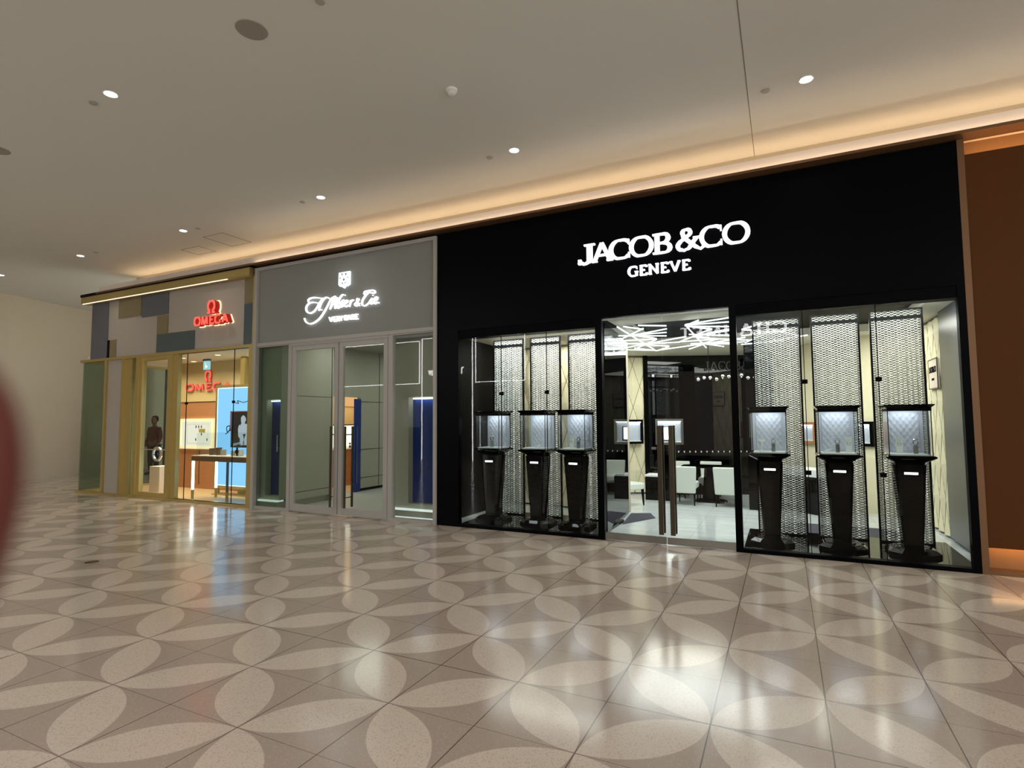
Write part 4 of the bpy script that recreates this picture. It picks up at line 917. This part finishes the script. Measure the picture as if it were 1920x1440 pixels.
def sprinkler(px, py, label):
    p_ = atZ(px, py, CROWN); r = thing('sprinkler', label, 'sprinkler', (p_.x, p_.y, CROWN), 0, 'small flat sprinkler caps on the ceiling')
    MB().lathe([(.001, -.012), (.04, -.012), (.042, -.006), (.001, -.005)], (0, 0, 0), 20).build('cap', 'grey_frame', r); MB().lathe([(.02, -.006), (.02, 0)], (0, 0, 0), 12).build('neck', 'black_matte', r)
for px, py, l in ((175, 193, 'sprinkler cap beside the large upper-left downlight'), (918, 295, 'sprinkler cap left of the downlight over the black fascia end'), (567, 379, 'sprinkler cap left of the downlight over the grey shop'),
                  (371, 428, 'sprinkler cap beside the downlight near the ceiling hatches'), (180, 473, 'sprinkler cap beside the small downlight above the cove end'), (1435, 170, 'sprinkler cap left of the rightmost downlight'),
                  (600, 2, 'sprinkler cap cut by the top edge of the photo')): sprinkler(px, py, l)
p_ = atZ(472, 56, CROWN); sp_ = thing('ceiling_speaker', 'large round grey speaker grille flush in the ceiling', 'speaker', (p_.x, p_.y, CROWN))
MB().lathe([(.001, -.006), (.135, -.006), (.14, 0)], (0, 0, 0), 40).build('grille', mat('speaker_grey', lin(150, 144, 136), .7), sp_)
copy_thing(sp_, (*atZ(-6, 281, CROWN)[:2], CROWN), 'round grey speaker grille cut by the left edge of the ceiling')
p_ = atZ(847, 168, CROWN); sd = thing('smoke_detector', 'small white smoke detector on the ceiling above the middle shops', 'smoke detector', (p_.x, p_.y, CROWN))
MB().lathe([(.062, 0), (.062, -.02), (.05, -.026)], (0, 0, 0), 28).build('base', 'white', sd); MB().lathe([(.038, -.026), (.044, -.045), (.03, -.056), (.001, -.058)], (0, 0, 0), 28).build('head', 'white', sd)
for k, q in enumerate((((390, 443), (417, 436), (448, 447), (435, 462)), ((355, 465), (375, 462), (395, 470), (372, 478)))):
    v_ = [atZ(a, b, CROWN) for a, b in q]; mb = MB()
    x0, x1 = min(v.x for v in v_), max(v.x for v in v_); y0, y1 = min(v.y for v in v_), max(v.y for v in v_)
    for a in ((x0, x1, y0, y0+.012), (x0, x1, y1-.012, y1), (x0, x0+.02, y0, y1), (x1-.02, x1, y0, y1)): mb.box(a[0], a[1], a[2], a[3], CROWN-.003, CROWN)
    tag(mb.build('ceiling_hatch', 'grey_panel'), ('larger faint square hatch outline in the ceiling above the gold-framed shop', 'smaller faint hatch outline in the ceiling near the cove')[k], 'ceiling hatch')
p_ = atZ(172, 1054, 0); fb = thing('floor_box', 'small round metal floor box at the lower left of the terrazzo', 'floor box', (p_.x, p_.y, 0))
MB().lathe([(.07, 0), (.07, .003), (.055, .003), (.055, 0)], (0, 0, 0), 28).build('ring', 'dark_bronze', fb); MB().lathe([(.05, 0), (.05, .002), (.001, .002)], (0, 0, 0), 24).build('lid', 'bronze_trim', fb)

# ================================================================ OPPOSITE SIDE OF THE MALL (seen only as reflections in the glass)
OY = -12.0
struct(B(-19.2, 6.0, OY-.3, OY-.1, 0, CROWN).build('wall_opposite', mat('opposite_grey', lin(64, 62, 58), .7)))
def led_frame(x0, x1, z0, z1, label, bottom=True):
    mb = MB(); t = .03; mb.box(x0, x0+t, OY, OY+.04, z0, z1).box(x1-t, x1, OY, OY+.04, z0, z1).box(x0, x1, OY, OY+.04, z1-t, z1)
    if bottom: mb.box(x0, x1, OY, OY+.04, z0, z0+t)
    tag(mb.build('neon_outline', 'frame_led'), label, 'light')
M['frame_led'] = emis('frame_led', (1, 1, 1, 1), 24)
led_frame(-17.97, -13.76, 3.17, 5.0, 'white light outline left of the opposite doorway, mirrored in the glass'); led_frame(-13.66, -11.18, .0, 5.08, 'tall white light outline of the opposite doorway, mirrored in the glass', False)
led_frame(-11.06, -8.86, 3.13, 5.0, 'white light outline right of the opposite doorway, mirrored in the glass')
ts = thing('shop_sign', 'white TAG Heuer letters on the opposite shop, mirrored in the glass', 'sign', (-13.33, OY, 3.49))
xx = 0.0
ws = [.74, .9, .86, .35, .84, .62, .62, .62, .42]; k = 1.72/(sum(ws)+.08*8)
for c_, w_ in zip('TAG Heuer', ws):
    if c_ != ' ': letter(c_, 1.72-xx-w_*k, 1.72-xx, 0, .30, .0, .03, serif=False, thick=.18, flip=True).build('letter', 'frame_led', ts)
    xx += (w_+.08)*k
tc_ = thing('shop_sign', 'white serif CHAUMET letters on the opposite shop, mirrored in the glass', 'sign', (-3.07, OY, 4.32)); xx = 0.0
ws = [glyph(c_)[0] for c_ in 'CHAUMET']; k = 3.25/(sum(ws)+.15*6)
for c_, w_ in zip('CHAUMET', ws):
    letter(c_, 3.25-xx-w_*k, 3.25-xx, 0, .36, 0, .03, flip=True).build('letter', 'frame_led', tc_); xx += (w_+.15)*k
tag(B(-14.6, -13.75, OY, OY+.05, 1.35, 2.5).build('poster_screen', emis('poster_glow', (.75, .85, 1, 1), 1.0)), 'pale lit poster of the opposite shop, mirrored in the grey shop window', 'poster')
tag(B(-3.6, -.4, OY, OY+.05, .4, 3.2).build('fill_panel', emis('fill_glow', (1, .85, .68, 1), .5)), 'added softly glowing panel on the opposite wall, a light source behind the camera', 'window')  # unseen glowing panel added as a light source for the hall

# ================================================================ PEOPLE
def skin(name, verts, edges, radii, m, parent=None, sub=2):
    me = bpy.data.meshes.new(name); me.from_pydata([tuple(v) for v in verts], edges, []); me.update()
    o = bpy.data.objects.new(name, me); COL.objects.link(o)
    if parent: o.parent = parent
    sk = o.modifiers.new('skin', 'SKIN'); sk.use_smooth_shade = True
    for i, r_ in enumerate(radii):
        s_ = me.skin_vertices[0].data[i]; s_.radius = r_ if isinstance(r_, tuple) else (r_, r_); s_.use_root = (i == 0)
    sb = o.modifiers.new('sub', 'SUBSURF'); sb.levels = sub; sb.render_levels = sub
    me.materials.append(M[m] if isinstance(m, str) else m); return o
P = thing('person', 'person in a dark red top and black trousers set beyond the gold-framed glass door in place of a reflection', 'person', (-18.0, 3.62, 0), -1.25)  # solid figure stands in for a person reflected in the glass
# local frame: faces +x ; left/right along y
def person_body(infl=0.0):
    V_ = [(0, 0, .96), (0, 0, 1.15), (.01, 0, 1.38), (0, 0, 1.50), (.015, 0, 1.60)]; R_ = [.125, .115, .13, .055, .05]; E_ = [(0, 1), (1, 2), (2, 3), (3, 4)]
    for s_ in (-1, 1):
        k = len(V_); V_ += [(0, s_*.09, .90), (.02, s_*.10, .50), (-.01, s_*.105, .09), (.13, s_*.11, .035)]; R_ += [.095, .06, .04, .032]; E_ += [(0, k), (k, k+1), (k+1, k+2), (k+2, k+3)]
        k = len(V_); V_ += [(0, s_*.17, 1.42), (-.02, s_*.215, 1.14), (.10, s_*.20, .93), (.14, s_*.19, .86)]; R_ += [.055, .042, .032, .026]; E_ += [(2, k), (k, k+1), (k+1, k+2), (k+2, k+3)]
    return V_, E_, R_
V_, E_, R_ = person_body(); body = skin('body', V_, E_, R_, 'skin', P)
hd_ = MB(); rings = []
for z, rx, ry, cx in ((1.56, .05, .05, .01), (1.60, .075, .06, .02), (1.65, .095, .072, .015), (1.70, .098, .077, .01), (1.75, .095, .076, .005), (1.79, .075, .06, 0), (1.815, .03, .025, -.01)):
    ring = []
    for i in range(16):
        a = 2*PI*i/16; x = cx+rx*math.cos(a); 
        if abs(math.sin(a)) < .2 and math.cos(a) > 0: x += {1.65: .012, 1.70: .02}.get(z, 0)   # nose and brow
        ring.append((x, ry*math.sin(a), z))
    rings.append(ring)
hd_.loft(rings).build('head', 'skin', P, smooth=True)
hm = mat('dark_hair', (.01, .008, .007, 1), .7); hr = MB(); rings = []
for z, k_ in ((1.66, 1.04), (1.70, 1.08), (1.75, 1.1), (1.80, 1.05), (1.83, .6), (1.84, .05)):
    rings.append([(-.018+.088*k_*math.cos(2*PI*i/16), .078*k_*math.sin(2*PI*i/16), z+(.045 if z < 1.72 and math.cos(2*PI*i/16) > 0 else 0)) for i in range(16)])
hr.loft(rings).build('hair', hm, P, smooth=True)
red = mat('dark_red_cloth', lin(96, 34, 26), .85); blk = mat('black_cloth', (.008, .008, .01, 1), .85)
skin('shirt', [(0, 0, .98), (0, 0, 1.16), (.01, 0, 1.37), (0, 0, 1.47)]+[v for s_ in (-1, 1) for v in ((0, s_*.17, 1.42), (-.02, s_*.215, 1.14), (.09, s_*.205, .96))],
     [(0, 1), (1, 2), (2, 3), (2, 4), (4, 5), (5, 6), (2, 7), (7, 8), (8, 9)], [.155, .145, .155, .075, .075, .06, .05, .075, .06, .05], red, P)
skin('trousers', [(0, 0, .98)]+[v for s_ in (-1, 1) for v in ((0, s_*.09, .88), (.02, s_*.10, .50), (-.01, s_*.105, .08))], [(0, 1), (1, 2), (2, 3), (0, 4), (4, 5), (5, 6)], [.15, .115, .085, .065, .115, .085, .065], blk, P)
for s_ in (-1, 1): MB().loft([[(-.08, s_*.11-.04, 0), (.19, s_*.11-.045, 0), (.19, s_*.11+.045, 0), (-.08, s_*.11+.04, 0)], [(-.08, s_*.11-.04, .05), (.17, s_*.11-.04, .045), (.17, s_*.11+.04, .045), (-.08, s_*.11+.04, .05)], [(-.06, s_*.11-.03, .10), (.04, s_*.11-.03, .09), (.04, s_*.11+.03, .09), (-.06, s_*.11+.03, .10)]]).build('shoe', blk, P, .01)

# fingertip of the photographer intruding at the left edge, very close to the lens
def cam_pt(px, py, dist): return EYEP + ray(px, py)*dist
fv = [cam_pt(-120, 650, .042), cam_pt(-78, 800, .040), cam_pt(-95, 970, .041), cam_pt(-190, 1250, .046), cam_pt(-230, 1650, .060), cam_pt(-330, 2100, .085)]
M['finger'] = mat('finger_skin', lin(92, 38, 26), .6)
fv = [tuple(v) for v in fv]
fr_ = [.0030, .0044, .0046, .0050, .0060, .0075]
fo = skin('finger', fv, [(i, i+1) for i in range(5)], fr_, 'finger'); tag(fo, 'blurred reddish fingertip of the photographer at the left edge of the photo', 'finger')
